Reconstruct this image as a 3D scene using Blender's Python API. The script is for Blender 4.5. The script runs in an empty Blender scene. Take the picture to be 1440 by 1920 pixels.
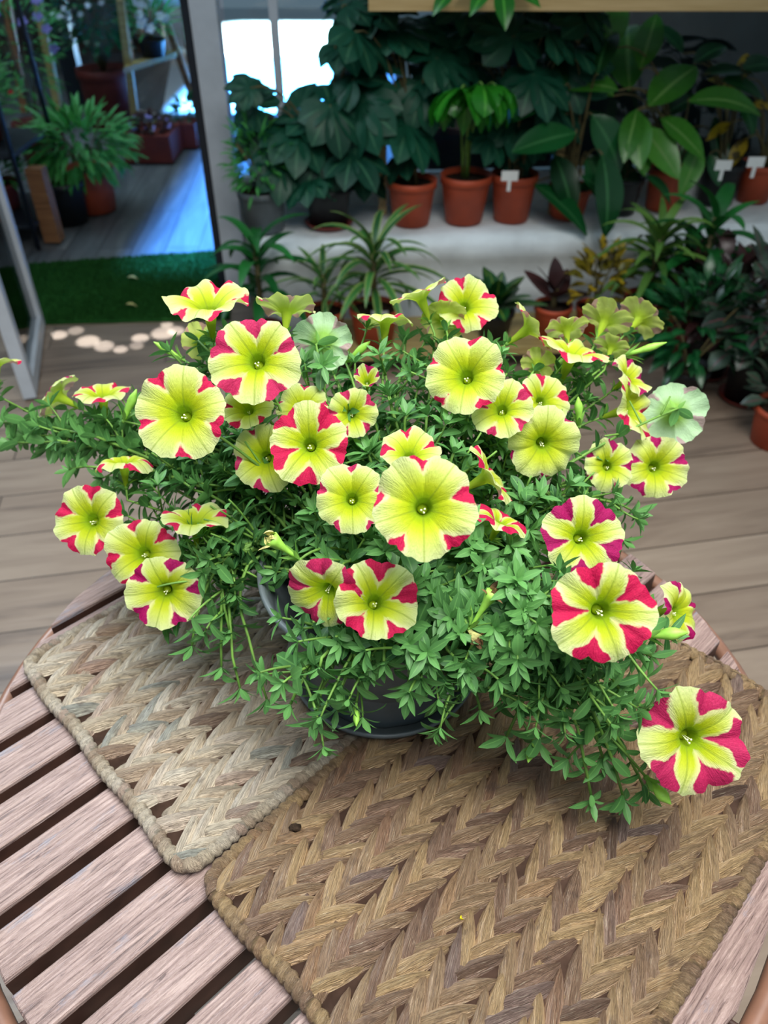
import bpy, math, random
import numpy as np
from mathutils import Vector, Matrix, noise as mnoise

sc = bpy.context.scene
C = sc.collection
PI = math.pi
# ------------------------------------------------------------------ camera
FPX, PITCH, CAMZ = 1450.0, math.radians(39.5), 1.35
cam = bpy.data.cameras.new('camera'); camo = bpy.data.objects.new('camera', cam); C.objects.link(camo)
camo.location = (0, 0, CAMZ); camo.rotation_euler = (PI/2 - PITCH, 0, 0)
cam.sensor_fit = 'VERTICAL'; cam.sensor_height = 36.0; cam.lens = 36.0*FPX/1920.0
cam.clip_start = .02; cam.clip_end = 100
cam.dof.use_dof = True; cam.dof.focus_distance = .60; cam.dof.aperture_fstop = 7.0
sc.camera = camo
# ------------------------------------------------------------------ world, light, exposure
w = bpy.data.worlds.new('world'); sc.world = w; w.use_nodes = True
w.node_tree.nodes['Background'].inputs[0].default_value = (.62, .80, 1.0, 1)
w.node_tree.nodes['Background'].inputs[1].default_value = .21
sc.view_settings.view_transform = 'Standard'; sc.view_settings.look = 'None'
sc.view_settings.exposure = 0.0; sc.view_settings.gamma = 1.0; sc.view_settings.use_curve_mapping = False

def area(name, loc, target, sx, sy, power, col, spread=180):
    l = bpy.data.lights.new(name, 'AREA'); l.shape = 'RECTANGLE'; l.size = sx; l.size_y = sy
    l.energy = power; l.color = col; l.spread = math.radians(spread)
    o = bpy.data.objects.new(name, l); C.objects.link(o); o.location = loc
    d = Vector(target)-Vector(loc); o.rotation_euler = d.to_track_quat('-Z', 'Y').to_euler()
    return o
area('skylight', (.35, .10, 2.7), (.05, .50, .7), 1.5, 1.3, 38, (1.0, .985, .95), 110)
area('front_window_daylight', (-1.6, 2.0, 2.5), (-.15, .7, .6), 1.0, 1.2, 34, (.74, .88, 1.0), 140)
area('open_sky_over_yard', (-.54, 5.6, 3.2), (-.54, 5.6, 0), 1.08, 4.6, 250, (.06, .30, 1.0), 7)
area('open_sky_beyond', (-.95, 7.3, 3.2), (-.95, 7.3, 0), 1.1, 2.0, 480, (.10, .42, 1.0), 7)
area('sky_over_far_yard', (-1.05, 9.6, 4.0), (-1.05, 9.6, 0), 1.4, 2.2, 520, (.62, .90, 1.0), 8)
area('yard_shade_light', (-2.0, 4.9, 2.8), (-1.8, 4.9, 0), 1.8, 3.4, 22, (.60, .85, 1.0), 110)

# ------------------------------------------------------------------ pixel helpers (rays from the camera point)
cp, sp = math.cos(PITCH), math.sin(PITCH)
def ray(px, py):
    X, v = px-720.0, 960.0-py
    return Vector((X/FPX, cp+v/FPX*sp, -sp+v/FPX*cp))
def PD(px, py, d): return Vector((0, 0, CAMZ)) + ray(px, py)*d
def PY(px, py, Y):
    r = ray(px, py); return Vector((0, 0, CAMZ)) + r*(Y/r.y)
def PG(px, py, z=0.0):
    r = ray(px, py); return Vector((0, 0, CAMZ)) + r*((z-CAMZ)/r.z)
def camdir(nx, ny, nz):      # direction given as right, up, towards the viewer
    return (Vector((1, 0, 0))*nx + Vector((0, sp, cp))*ny + Vector((0, -cp, sp))*nz).normalized()

# ------------------------------------------------------------------ mesh builder
class MB:
    def __init__(s): s.v = []; s.f = []; s.a = {}; s.mi = []
    def add(s, vs, fs, mi=0, **at):
        b = len(s.v); s.v.extend([tuple(p) for p in vs]); s.f.extend([tuple(i+b for i in f) for f in fs]); s.mi.extend([mi]*len(fs))
        for k, val in at.items():
            L = s.a.setdefault(k, []); L.extend([0.0]*(b-len(L)))
            L.extend(val if isinstance(val, (list, tuple)) else [val]*len(vs))
    def build(s, name, mats, parent=None, smooth=True):
        me = bpy.data.meshes.new(name); me.from_pydata(s.v, [], s.f)
        if not isinstance(mats, (list, tuple)): mats = [mats]
        for m in mats: me.materials.append(m)
        me.polygons.foreach_set('material_index', s.mi)
        me.polygons.foreach_set('use_smooth', [smooth]*len(s.f))
        for k, L in s.a.items():
            L.extend([0.0]*(len(s.v)-len(L)))
            at = me.attributes.new(k, 'FLOAT', 'POINT'); at.data.foreach_set('value', L)
        me.update()
        o = bpy.data.objects.new(name, me); C.objects.link(o)
        if parent: o.parent = parent
        return o
    def box(s, lo, hi, mi=0, M=None, **at):
        x0, y0, z0 = lo; x1, y1, z1 = hi
        vs = [Vector(p) for p in ((x0,y0,z0),(x1,y0,z0),(x1,y1,z0),(x0,y1,z0),(x0,y0,z1),(x1,y0,z1),(x1,y1,z1),(x0,y1,z1))]
        if M: vs = [M @ p for p in vs]
        s.add(vs, [(0,3,2,1),(4,5,6,7),(0,1,5,4),(1,2,6,5),(2,3,7,6),(3,0,4,7)], mi, **at)
    def tube(s, pts, rad, n=6, mi=0, cap=True, **at):
        pts = [Vector(p) for p in pts]; m = len(pts)
        if not isinstance(rad, (list, tuple)): rad = [rad]*m
        vs = []; fs = []; ref = None
        for i, p in enumerate(pts):
            t = (pts[min(i+1, m-1)]-pts[max(i-1, 0)])
            t = t.normalized() if t.length > 1e-9 else Vector((0, 0, 1))
            if ref is None: ref = t.orthogonal().normalized()
            ref = (ref - t*ref.dot(t))
            ref = ref.normalized() if ref.length > 1e-6 else t.orthogonal().normalized()
            b = t.cross(ref)
            for k in range(n):
                a = 2*PI*k/n; vs.append(p+(ref*math.cos(a)+b*math.sin(a))*rad[i])
        for i in range(m-1):
            for k in range(n):
                k2 = (k+1) % n; fs.append((i*n+k, i*n+k2, (i+1)*n+k2, (i+1)*n+k))
        if cap: fs.append(tuple(range(n-1, -1, -1))); fs.append(tuple((m-1)*n+k for k in range(n)))
        s.add(vs, fs, mi, **at)
    def lathe(s, prof, n=40, mi=0, M=None, closed=False, **at):
        vs = []; fs = []; m = len(prof)
        for (r, z) in prof:
            for k in range(n):
                a = 2*PI*k/n; p = Vector((r*math.cos(a), r*math.sin(a), z)); vs.append(M @ p if M else p)
        for i in range(m-1):
            for k in range(n):
                k2 = (k+1) % n; fs.append((i*n+k, i*n+k2, (i+1)*n+k2, (i+1)*n+k))
        s.add(vs, fs, mi, **at)
    def blob(s, c, rx, ry, rz, n=8, m=6, mi=0, jit=0, rnd=random, **at):
        c = Vector(c); vs = [c+Vector((0, 0, -rz))]; fs = []
        for i in range(1, m):
            th = PI*i/m - PI/2
            for k in range(n):
                a = 2*PI*k/n; j = 1+jit*rnd.uniform(-1, 1)
                vs.append(c+Vector((rx*math.cos(th)*math.cos(a)*j, ry*math.cos(th)*math.sin(a)*j, rz*math.sin(th)*j)))
        vs.append(c+Vector((0, 0, rz))); L = len(vs)-1
        for k in range(n):
            k2 = (k+1) % n; fs.append((0, 1+k2, 1+k)); fs.append((L, 1+(m-2)*n+k, 1+(m-2)*n+k2))
        for i in range(m-2):
            for k in range(n):
                k2 = (k+1) % n; fs.append((1+i*n+k, 1+i*n+k2, 1+(i+1)*n+k2, 1+(i+1)*n+k))
        s.add(vs, fs, mi, **at)
    def leaf(s, base, d, up, L, W, n=5, fold=.25, droop=.3, peak=.45, mi=0, lv=0.5, twist=0, power=1.0, wav=0):
        base = Vector(base); d = Vector(d).normalized(); up = Vector(up)
        side = d.cross(up)
        if side.length < 1e-4: side = d.orthogonal()
        side.normalize(); nrm = side.cross(d).normalized()
        vs = []; mr = []; p = base.copy(); dd = d.copy(); nn = nrm.copy()
        for i in range(n+1):
            t = i/n
            if t <= peak: wdt = math.sin(t/peak*PI/2)**power
            else: wdt = math.cos((t-peak)/(1-peak)*PI/2)**power
            h = W*.5*max(wdt, .04)
            f = h*fold; wv = wav*W*math.sin(t*14+lv*20)
            vs += [p-side*h+nn*(f+wv), p.copy(), p+side*h+nn*(f-wv)]; mr += [1.0, 0.0, 1.0]
            ang = -droop/n
            c_, s_ = math.cos(ang), math.sin(ang)
            dd, nn = dd*c_+nn*s_, nn*c_-dd*s_
            p = p+dd*(L/n)
        fs = []
        for i in range(n):
            a = i*3; fs += [(a, a+1, a+4, a+3), (a+1, a+2, a+5, a+4)]
        s.add(vs, fs, mi, lv=[lv]*len(vs), mr=mr)

def tag(o, label=None, cat=None, group=None, kind=None):
    if label: o['label'] = label
    if cat: o['category'] = cat
    if group: o['group'] = group
    if kind: o['kind'] = kind
    return o
def thing(name, label, cat, loc=(0, 0, 0), group=None):
    o = bpy.data.objects.new(name, None); C.objects.link(o); o.location = loc; o.empty_display_size = .05
    return tag(o, label, cat, group)
def attach(root, *obs):          # parts are built in world coordinates, then parented to a root that has a location
    for o in obs:
        o.parent = root; o.matrix_parent_inverse = Matrix.Translation(root.location).inverted()
def sub(part, *obs):
    for o in obs: o.parent = part
def bez(a, b, c, n=10):
    a, b, c = Vector(a), Vector(b), Vector(c)
    return [a*(1-t)**2+b*2*t*(1-t)+c*t*t for t in [i/n for i in range(n+1)]]

# ------------------------------------------------------------------ materials
def lin(c):
    return tuple([(x/12.92 if x <= .04045 else ((x+.055)/1.055)**2.4) for x in [k/255 for k in c]])+(1,)
class NT:
    def __init__(s, name):
        s.m = bpy.data.materials.new(name); s.m.use_nodes = True; s.t = s.m.node_tree; s.b = s.t.nodes['Principled BSDF']
    def n(s, ty, **kw):
        nd = s.t.nodes.new(ty)
        for k, v in kw.items():
            if k.startswith('i_'): nd.inputs[k[2:].replace('_', ' ')].default_value = v
            else: setattr(nd, k, v)
        return nd
    def l(s, a, b): s.t.links.new(a, b)
    def ramp(s, stops, fac=None, interp='LINEAR'):
        r = s.n('ShaderNodeValToRGB'); cr = r.color_ramp; cr.interpolation = interp
        while len(cr.elements) < len(stops): cr.elements.new(.5)
        for e, (p, c) in zip(cr.elements, stops): e.position = p; e.color = c if len(c) == 4 else lin(c)
        if fac is not None: s.l(fac, r.inputs[0])
        return r
    def attr(s, name): return s.n('ShaderNodeAttribute', attribute_name=name).outputs['Fac']
    def math(s, op, a, b=None, c=None, clamp=False):
        nd = s.n('ShaderNodeMath', operation=op); nd.use_clamp = clamp
        for i, v in enumerate((a, b, c)):
            if v is None: continue
            if isinstance(v, (int, float)): nd.inputs[i].default_value = v
            else: s.l(v, nd.inputs[i])
        return nd.outputs[0]
    def mix(s, f, a, b, blend='MIX'):
        nd = s.n('ShaderNodeMix', data_type='RGBA', blend_type=blend)
        for sock, v in ((nd.inputs[0], f), (nd.inputs[6], a), (nd.inputs[7], b)):
            if isinstance(v, (int, float)): sock.default_value = v
            elif isinstance(v, tuple): sock.default_value = v if len(v) == 4 else lin(v)
            else: s.l(v, sock)
        return nd.outputs[2]
    def coords(s, scale=(1, 1, 1), rot=(0, 0, 0), kind='Object', loc=(0, 0, 0)):
        tc = s.n('ShaderNodeTexCoord'); mp = s.n('ShaderNodeMapping')
        mp.inputs['Scale'].default_value = scale; mp.inputs['Rotation'].default_value = rot; mp.inputs['Location'].default_value = loc
        s.l(tc.outputs[kind], mp.inputs[0]); return mp.outputs[0]
    def noise(s, vec, scale, detail=3, rough=.55, dist=0):
        nd = s.n('ShaderNodeTexNoise'); nd.inputs['Scale'].default_value = scale; nd.inputs['Detail'].default_value = detail
        nd.inputs['Roughness'].default_value = rough; nd.inputs['Distortion'].default_value = dist
        if vec is not None: s.l(vec, nd.inputs['Vector'])
        return nd.outputs[0]
    def bump(s, h, strength=.3, dist=.01):
        b = s.n('ShaderNodeBump'); b.inputs['Strength'].default_value = strength; b.inputs['Distance'].default_value = dist
        s.l(h, b.inputs['Height']); s.l(b.outputs[0], s.b.inputs['Normal']); return b
    def fin(s, col=None, rough=.5, spec=.5, metal=0):
        if col is not None:
            if isinstance(col, tuple): s.b.inputs['Base Color'].default_value = col if len(col) == 4 else lin(col)
            else: s.l(col, s.b.inputs['Base Color'])
        if isinstance(rough, (int, float)): s.b.inputs['Roughness'].default_value = rough
        else: s.l(rough, s.b.inputs['Roughness'])
        s.b.inputs['Specular IOR Level'].default_value = spec; s.b.inputs['Metallic'].default_value = metal
        return s.m

def plain(name, col, rough=.6, var=.12, scale=18, spec=.4, metal=0, bump=0):
    t = NT(name); v = t.coords(); nz = t.noise(v, scale, 4)
    c = lin(col); d = tuple(x*(1-var*1.6) for x in c[:3])+(1,); e = tuple(min(1, x*(1+var*1.6)) for x in c[:3])+(1,)
    r = t.ramp([(.3, d), (.7, e)], nz)
    if bump: t.bump(nz, bump, .01)
    return t.fin(r.outputs[0], rough, spec, metal)

def leafmat(name, dark, light, rough=.45, spec=.5, trans=.25, rib=None, edge=None, spots=None):
    t = NT(name); lv = t.attr('lv'); mr = t.attr('mr')
    v = t.coords(); nz = t.noise(v, 60, 3)
    f = t.math('ADD', t.math('MULTIPLY', lv, .75), t.math('MULTIPLY', nz, .35), clamp=True)
    r = t.ramp([(.05, dark), (.95, light)], f); col = r.outputs[0]
    if rib: col = t.mix(t.ramp([(0, (1,1,1,1)), (.16, (0,0,0,1))], mr).outputs[0], col, rib)
    if edge: col = t.mix(t.ramp([(.62, (0,0,0,1)), (.85, (1,1,1,1))], mr).outputs[0], col, edge)
    if spots: col = t.mix(t.ramp([(.52, (0,0,0,1)), (.58, (1,1,1,1))], t.noise(v, 38, 2)).outputs[0], col, spots)
    t.fin(col, rough, spec)
    tr = t.n('ShaderNodeBsdfTranslucent'); t.l(col, tr.inputs[0])
    ms = t.n('ShaderNodeMixShader'); ms.inputs[0].default_value = trans
    out = t.t.nodes['Material Output']
    t.l(t.b.outputs[0], ms.inputs[1]); t.l(tr.outputs[0], ms.inputs[2]); t.l(ms.outputs[0], out.inputs[0])
    return t.m

def petalmat(name, pink, dusty=False):
    t = NT(name); pk = t.attr('pk'); rr = t.attr('rr'); va = t.attr('va')
    v = t.coords()
    n1 = t.noise(v, 260, 3); n2 = t.noise(v, 900, 2)
    y = t.ramp([(.0, (150, 184, 24)), (.10, (170, 196, 20)), (.18, (188, 206, 22)), (.34, (200, 214, 48)), (.60, (206, 220, 104)), (1.0, (214, 226, 160))], rr).outputs[0]
    fr = t.ramp([(.36, (0,0,0,1)), (.50, (.55,.55,.55,1))], t.math('ADD', pk, .5))
    y = t.mix(fr.outputs[0], y, (246, 240, 196) if not dusty else (214, 232, 196))
    # vein lines along each petal's middle
    vein = t.ramp([(0, (1,1,1,1)), (.035, (0,0,0,1))], va)
    y = t.mix(t.math('MULTIPLY', vein.outputs[0], .6), y, (134, 158, 40))
    thr = t.math('ADD', pk, t.math('ADD', t.math('MULTIPLY', t.math('SUBTRACT', n1, .5), .14), t.math('MULTIPLY', t.math('SUBTRACT', t.noise(v, 75, 1), .5), .34)))
    m = t.ramp([(.49, (0,0,0,1)), (.535, (1,1,1,1))], t.math('ADD', thr, .5))
    pcol = t.mix(t.ramp([(.35, (0,0,0,1)), (.8, (1,1,1,1))], n2).outputs[0], pink, tuple(min(255, int(c*1.12+8)) for c in pink))
    front = t.mix(m.outputs[0], y, pcol)
    geo = t.n('ShaderNodeNewGeometry')
    backp = tuple(int(c*.45+110) for c in pink)
    back = t.mix(t.math('MULTIPLY', m.outputs[0], .75), (206, 222, 118) if not dusty else (186, 222, 176), backp if not dusty else (190, 140, 160))
    back = t.mix(t.ramp([(.12, (1,1,1,1)), (.5, (0,0,0,1))], rr).outputs[0], back, (176, 204, 52) if not dusty else (150, 200, 90))
    col = t.mix(geo.outputs['Backfacing'], front, back)
    cx = t.n('ShaderNodeCombineXYZ'); t.l(t.math('MULTIPLY', t.attr('an'), 6.0), cx.inputs[0]); t.l(t.math('MULTIPLY', rr, 2.5), cx.inputs[1])
    t.bump(t.math('ADD', t.math('MULTIPLY', t.noise(v, 420, 2), .35), t.noise(cx.outputs[0], 2.2, 3, .6, .3)), .55, .0022)
    t.fin(col, .62, .25)
    tr = t.n('ShaderNodeBsdfTranslucent'); t.l(col, tr.inputs[0])
    ms = t.n('ShaderNodeMixShader'); ms.inputs[0].default_value = .36
    t.l(t.b.outputs[0], ms.inputs[1]); t.l(tr.outputs[0], ms.inputs[2]); t.l(ms.outputs[0], t.t.nodes['Material Output'].inputs[0])
    return t.m

M = {}
M['petal_r'] = petalmat('petal_crimson_star', (192, 22, 74))
M['petal_m'] = petalmat('petal_magenta_star', (160, 14, 88))
M['petal_o'] = petalmat('petal_rose_star', (184, 38, 88))
M['petal_d'] = petalmat('petal_dusty_star', (190, 110, 140), True)
M['leaf'] = leafmat('petunia_leaf', (28, 78, 42), (108, 166, 90), .5, .4, .22, rib=(112, 168, 92))
M['stem'] = plain('petunia_stem', (104, 146, 62), .6, .2, 60)
M['calyx'] = leafmat('calyx_green', (74, 128, 52), (140, 188, 84), .55, .3, .2)
M['bud'] = plain('bud_green', (150, 205, 80), .5, .15, 90)
M['anther'] = plain('anther_pale', (232, 236, 190), .6, .05, 90)
M['withered'] = plain('withered_petal', (196, 190, 120), .7, .35, 120, bump=.5)
M['dead'] = plain('dried_petal', (110, 80, 50), .8, .4, 120, bump=.5)
M['pot_grey'] = plain('grey_plastic', (96, 106, 110), .42, .06, 40, .5)
M['soil'] = plain('potting_soil', (46, 36, 28), .95, .5, 90, .1, bump=.8)
M['terra'] = plain('terracotta_plastic', (172, 72, 42), .55, .10, 14, .4)
M['terra_dark'] = plain('brown_terracotta', (112, 44, 36), .6, .12, 10, .4)
M['black_pot'] = plain('black_plastic', (20, 24, 26), .45, .1, 20, .4)
M['grey_pot'] = plain('grey_pot', (92, 100, 104), .5, .08, 20, .4)
M['white'] = plain('white_label', (225, 228, 225), .5, .03, 20)
M['alu'] = plain('painted_frame', (198, 206, 214), .4, .06, 9, .5)
M['dark_metal'] = plain('dark_metal', (24, 32, 42), .4, .1, 20, .5)
M['green_dark'] = leafmat('fatsia_leaf', (10, 50, 38), (26, 92, 66), .45, .35, .12, rib=(60, 110, 80))
M['green_mid'] = leafmat('philodendron_leaf', (26, 92, 22), (84, 158, 56), .30, .5, .2, rib=(120, 170, 90))
M['green_bright'] = leafmat('bright_leaf', (14, 92, 14), (52, 150, 40), .30, .5, .25, rib=(90, 180, 60))
M['green_deep'] = leafmat('deep_leaf', (8, 52, 24), (22, 88, 42), .30, .5, .15, rib=(60, 120, 70))
M['strap'] = leafmat('strap_leaf', (30, 78, 40), (70, 130, 62), .4, .5, .2, edge=(150, 176, 96))
M['strap_green'] = leafmat('plain_strap_leaf', (12, 74, 30), (38, 120, 50), .4, .5, .2)
M['yucca'] = leafmat('arching_leaf', (40, 88, 36), (110, 150, 66), .4, .5, .2)
M['croton'] = leafmat('croton_leaf', (60, 74, 24), (190, 160, 34), .4, .5, .15, spots=(70, 60, 24))
M['burgundy'] = leafmat('burgundy_leaf', (34, 26, 26), (72, 40, 40), .35, .5, .1)
M['begonia'] = leafmat('begonia_leaf', (22, 40, 34), (70, 92, 72), .35, .5, .1, rib=(110, 60, 70))
M['calathea'] = leafmat('calathea_leaf', (16, 60, 30), (40, 96, 46), .35, .5, .15, rib=(130, 160, 60))
M['fern'] = leafmat('fern_leaf', (30, 110, 40), (90, 180, 90), .5, .4, .25)
M['yflower'] = plain('yellow_flower', (232, 214, 30), .6, .1)
M['wflower'] = plain('white_flower', (214, 226, 240), .6, .05)
M['pflower'] = plain('violet_flower', (150, 140, 215), .6, .1)
M['rflower'] = plain('red_flower', (205, 50, 60), .6, .1)
M['twig'] = plain('brown_stem', (92, 84, 52), .7, .2)

def wood(name, dark, light, scale=1.0, rot=0, rough=.5, bump=.25):
    t = NT(name); v = t.coords((3*scale, 60*scale, 60*scale), (0, 0, rot))
    nz = t.noise(v, 1.0, 4, .6, .6)
    r = t.ramp([(.3, dark), (.7, light)], nz); t.bump(nz, bump, .003); return t.fin(r.outputs[0], rough, .4)
M['wood_pale'] = wood('pale_pine', (176, 148, 96), (208, 182, 132))
M['wood_brown'] = wood('brown_timber', (112, 74, 46), (160, 112, 72))
M['wood_pole'] = wood('pole_timber', (150, 128, 76), (186, 166, 108))

# slats: pinkish varnished embossed grain with worn bluish patches
t = NT('slat_paint'); SL = math.radians(44)
v = t.coords((16, 250, 250), (0, 0, 0), 'Object')
g = t.noise(v, 1.0, 5, .62, 1.9)
v2 = t.coords((14, 40, 40), (0, 0, 0)); wr = t.noise(v2, 1.0, 6, .7)
grain = t.ramp([(.34, (96, 76, 72)), (.43, (142, 118, 112)), (.62, (166, 142, 134))], g)
worn = t.ramp([(.57, (0,0,0,1)), (.66, (.75,.75,.75,1))], wr)
col = t.mix(worn.outputs[0], grain.outputs[0], (128, 128, 140))
chip = t.ramp([(.70, (0,0,0,1)), (.72, (1,1,1,1))], t.noise(t.coords((10, 34, 34)), 1.0, 6, .7))
col = t.mix(chip.outputs[0], col, (84, 106, 130))
t.bump(g, 1.0, .0026)
M['slat'] = t.fin(col, .42, .6)
M['copper'] = plain('copper_tube', (132, 96, 78), .38, .14, 30, .6)
M['underside_gap_dark'] = plain('underside_and_gap_shade', (70, 46, 38), .6, .2, 40)  # underframe brown, also painted on slat sides as gap shade

# braided hyacinth fibre
def strawmat(name, ramp):
    t = NT(name); lv = t.attr('lv'); fu = t.attr('fu'); fv = t.attr('fv')
    cx = t.n('ShaderNodeCombineXYZ'); t.l(t.math('MULTIPLY', fu, 3.0), cx.inputs[0]); t.l(t.math('MULTIPLY', fv, 9.0), cx.inputs[1]); t.l(t.math('MULTIPLY', lv, 37.0), cx.inputs[2])
    s1 = t.noise(cx.outputs[0], 1.6, 4, .6, .4)
    base = t.ramp(ramp, lv)
    c2 = t.mix(t.ramp([(.30, (1,1,1,1)), (.52, (0,0,0,1))], s1).outputs[0], base.outputs[0], t.mix(.72, base.outputs[0], (62, 40, 34)))
    c3 = t.mix(t.ramp([(.58, (0,0,0,1)), (.74, (.85,.85,.85,1))], s1).outputs[0], c2, t.mix(.6, base.outputs[0], (240, 228, 200)))
    blot = t.noise(t.coords(), 45, 4, .6)
    c4 = t.mix(t.ramp([(.58, (0,0,0,1)), (.70, (.6,.6,.6,1))], blot).outputs[0], c3, (92, 72, 62))
    t.bump(s1, 1.0, .0045)
    return t.fin(c4, .42, .6)
M['straw_pale_gloss'] = strawmat('pale_sky_gloss_hyacinth', [(0, (74, 58, 52)), (.08, (170, 144, 122)), (.4, (214, 198, 172)), (.7, (226, 214, 194)), (.9, (184, 152, 134)), (1, (176, 176, 164))])  # straw tones lightened, partly to carry the sky gloss on this mat
M['straw_brown'] = strawmat('brown_hyacinth', [(0, (56, 42, 40)), (.08, (138, 110, 90)), (.42, (170, 142, 108)), (.7, (190, 160, 116)), (.9, (158, 122, 94)), (1, (136, 114, 104))])
M['core'] = plain('mat_core_shade', (70, 54, 46), .95, .2, 60, .05)
M['thread'] = plain('white_thread', (226, 222, 210), .6, .03)

# floor: wood-look tiles, joints as darker grout
def planks(name, rot, cols, L, Wd, rough, grout, loc=(0,0,0)):
    t = NT(name); v = t.coords((1, 1, 1), (0, 0, rot), 'Object', loc)
    br = t.n('ShaderNodeTexBrick'); t.l(v, br.inputs['Vector'])
    br.inputs['Scale'].default_value = 1.0; br.inputs['Brick Width'].default_value = L; br.inputs['Row Height'].default_value = Wd
    br.inputs['Mortar Size'].default_value = .0022; br.inputs['Mortar Smooth'].default_value = .1; br.inputs['Bias'].default_value = 0
    br.offset = .37
    br.inputs['Color1'].default_value = (0, 0, 0, 1); br.inputs['Color2'].default_value = (1, 1, 1, 1); br.inputs['Mortar'].default_value = (.5, .5, .5, 1)
    mp = t.n('ShaderNodeMapping'); t.l(v, mp.inputs[0]); mp.inputs['Scale'].default_value = (1.6, 14, 14)
    ad = t.n('ShaderNodeVectorMath', operation='ADD'); t.l(mp.outputs[0], ad.inputs[0])
    sc_ = t.n('ShaderNodeVectorMath', operation='SCALE'); t.l(br.outputs['Color'], sc_.inputs[0]); sc_.inputs['Scale'].default_value = 9
    t.l(sc_.outputs[0], ad.inputs[1])
    nz = t.noise(ad.outputs[0], 1.2, 5, .6, .8)
    f = t.math('ADD', t.math('MULTIPLY', nz, .8), t.math('MULTIPLY', br.outputs['Color'], .22), clamp=True)
    r = t.ramp(cols, f)
    col = t.mix(br.outputs['Fac'], r.outputs[0], grout)
    t.bump(t.math('SUBTRACT', nz, t.math('MULTIPLY', br.outputs['Fac'], 2.0)), .25, .004)
    return t.fin(col, rough, .5)
M['floor'] = planks('wood_look_tile', math.radians(-10.5), [(.25, (100, 86, 76)), (.45, (140, 122, 106)), (.75, (164, 146, 128))], 1.15, .178, .30, (70, 58, 48), (.32, .085, 0))
M['deck'] = planks('yard_decking', math.radians(-90-4), [(.3, (70, 74, 78)), (.55, (96, 100, 102)), (.75, (120, 122, 122))], 1.4, .155, .45, (26, 28, 34))
M['plaster'] = plain('white_plaster', (224, 232, 234), .8, .10, 7, .3, bump=.6)
t = NT('pavement'); M['pave'] = t.fin((200, 206, 210), .8, .2)
t = NT('dark_yard'); v = t.coords(); M['dark_backdrop'] = t.fin(t.ramp([(.35, (8, 12, 12)), (.65, (24, 30, 28))], t.noise(v, 5, 5)).outputs[0], .9, .2)
M['brown_wall'] = plain('brown_facade', (84, 72, 60), .8, .15, 4)
t = NT('window_glass'); t.fin((230, 245, 250), .02, .5); t.b.inputs['Transmission Weight'].default_value = 1.0; t.b.inputs['IOR'].default_value = 1.0
ms = t.n('ShaderNodeMixShader'); gl = t.n('ShaderNodeBsdfGlossy'); gl.inputs['Roughness'].default_value = .03
tp = t.n('ShaderNodeBsdfTransparent'); tp.inputs[0].default_value = (.86, .95, .96, 1)
fz = t.n('ShaderNodeFresnel'); fz.inputs[0].default_value = 1.45
t.l(fz.outputs[0], ms.inputs[0]); t.l(tp.outputs[0], ms.inputs[1]); t.l(gl.outputs[0], ms.inputs[2]); t.l(ms.outputs[0], t.t.nodes['Material Output'].inputs[0])
M['glass'] = t.m
t = NT('turf'); lv = t.attr('lv'); M['turf'] = t.fin(t.ramp([(0, (20, 62, 26)), (1, (50, 108, 46))], t.math('ADD', t.math('MULTIPLY', lv, .5), t.math('MULTIPLY', t.noise(t.coords(), 14, 4), .5))).outputs[0], .9, .1)

# ------------------------------------------------------------------ the setting
def struct(o): o['kind'] = 'structure'; return o
def quad(name, pts, m):
    b = MB(); b.add(pts, [tuple(range(len(pts)))]); return b.build(name, m, smooth=False)
DOORY = 2.80
# indoor floor, then yard deck, then far pavement (each abuts the next)
struct(quad('floor', [(-3.2, -1.2, 0), (3.4, -1.2, 0), (3.4, 3.10, 0), (-3.2, 3.02, 0)], M['floor']))
struct(quad('floor_yard', [(-5, 3.0201, -.01), (3.4, 3.1001, -.01), (3.4, 12, -.01), (-5, 12, -.01)], M['deck']))
struct(quad('floor_pavement', [(-1.62, 6.2, .002), (3.4, 6.2, .002), (3.4, 12, .002), (-3.4, 12, .002), (-2.0, 8.3, .002)], M['pave']))

# door jamb post and window frame right of the doorway
JY = 3.02
def vpost(b, x0, x1, y0, y1, z0, z1, mi=0): b.box((x0, y0, z0), (x1, y1, z1), mi)
xl = PY(396, 300, JY).x; xr = PY(441, 300, JY).x
b = MB(); vpost(b, xl, xr, JY-.03, JY+.05, 0, 2.3)
o = b.build('trim_1', M['alu'], smooth=False); struct(o)
b = MB(); vpost(b, xl-.035, xl-.0005, JY+.0, JY+.04, 0, 2.3)
struct(b.build('trim_2', M['dark_metal'], smooth=False))
# back wall below the window: white plaster, and the glazed window above it
WX0, WX1 = xr, 2.1
def bwy(x): return 3.03+.085*(x-xr)          # the wall runs slightly away to the right
def wallbox(x0, x1, d0, d1, z0, z1, b):
    vs = [(x0, bwy(x0)+d0, z0), (x1, bwy(x1)+d0, z0), (x1, bwy(x1)+d1, z0), (x0, bwy(x0)+d1, z0)]
    vs = [Vector(p) for p in vs]+[Vector((p[0], p[1], z1)) for p in vs]
    b.add(vs, [(0,3,2,1),(4,5,6,7),(0,1,5,4),(1,2,6,5),(2,3,7,6),(3,0,4,7)])
b = MB(); wallbox(WX0+.001, WX1, 0, .12, 0, .42, b); struct(b.build('wall_back', M['plaster'], smooth=False))
wroot = thing('window_1', None, None, (0, 0, 0)); struct(wroot)
b = MB(); wallbox(WX0+.01, WX1, .05, .055, .461, 2.2, b); b.build('window_pane', M['glass'], wroot, False)
b = MB()
for z0, z1 in ((.42, .46), (2.2, 2.26)): wallbox(WX0+.002, WX1, .03, .09, z0, z1, b)
for x in (WX0+.16, WX0+.50, .65, 1.55): wallbox(x, x+.03, .03, .048, .46, 2.2, b)
b.build('window_frame', M['alu'], wroot, False)
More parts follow.
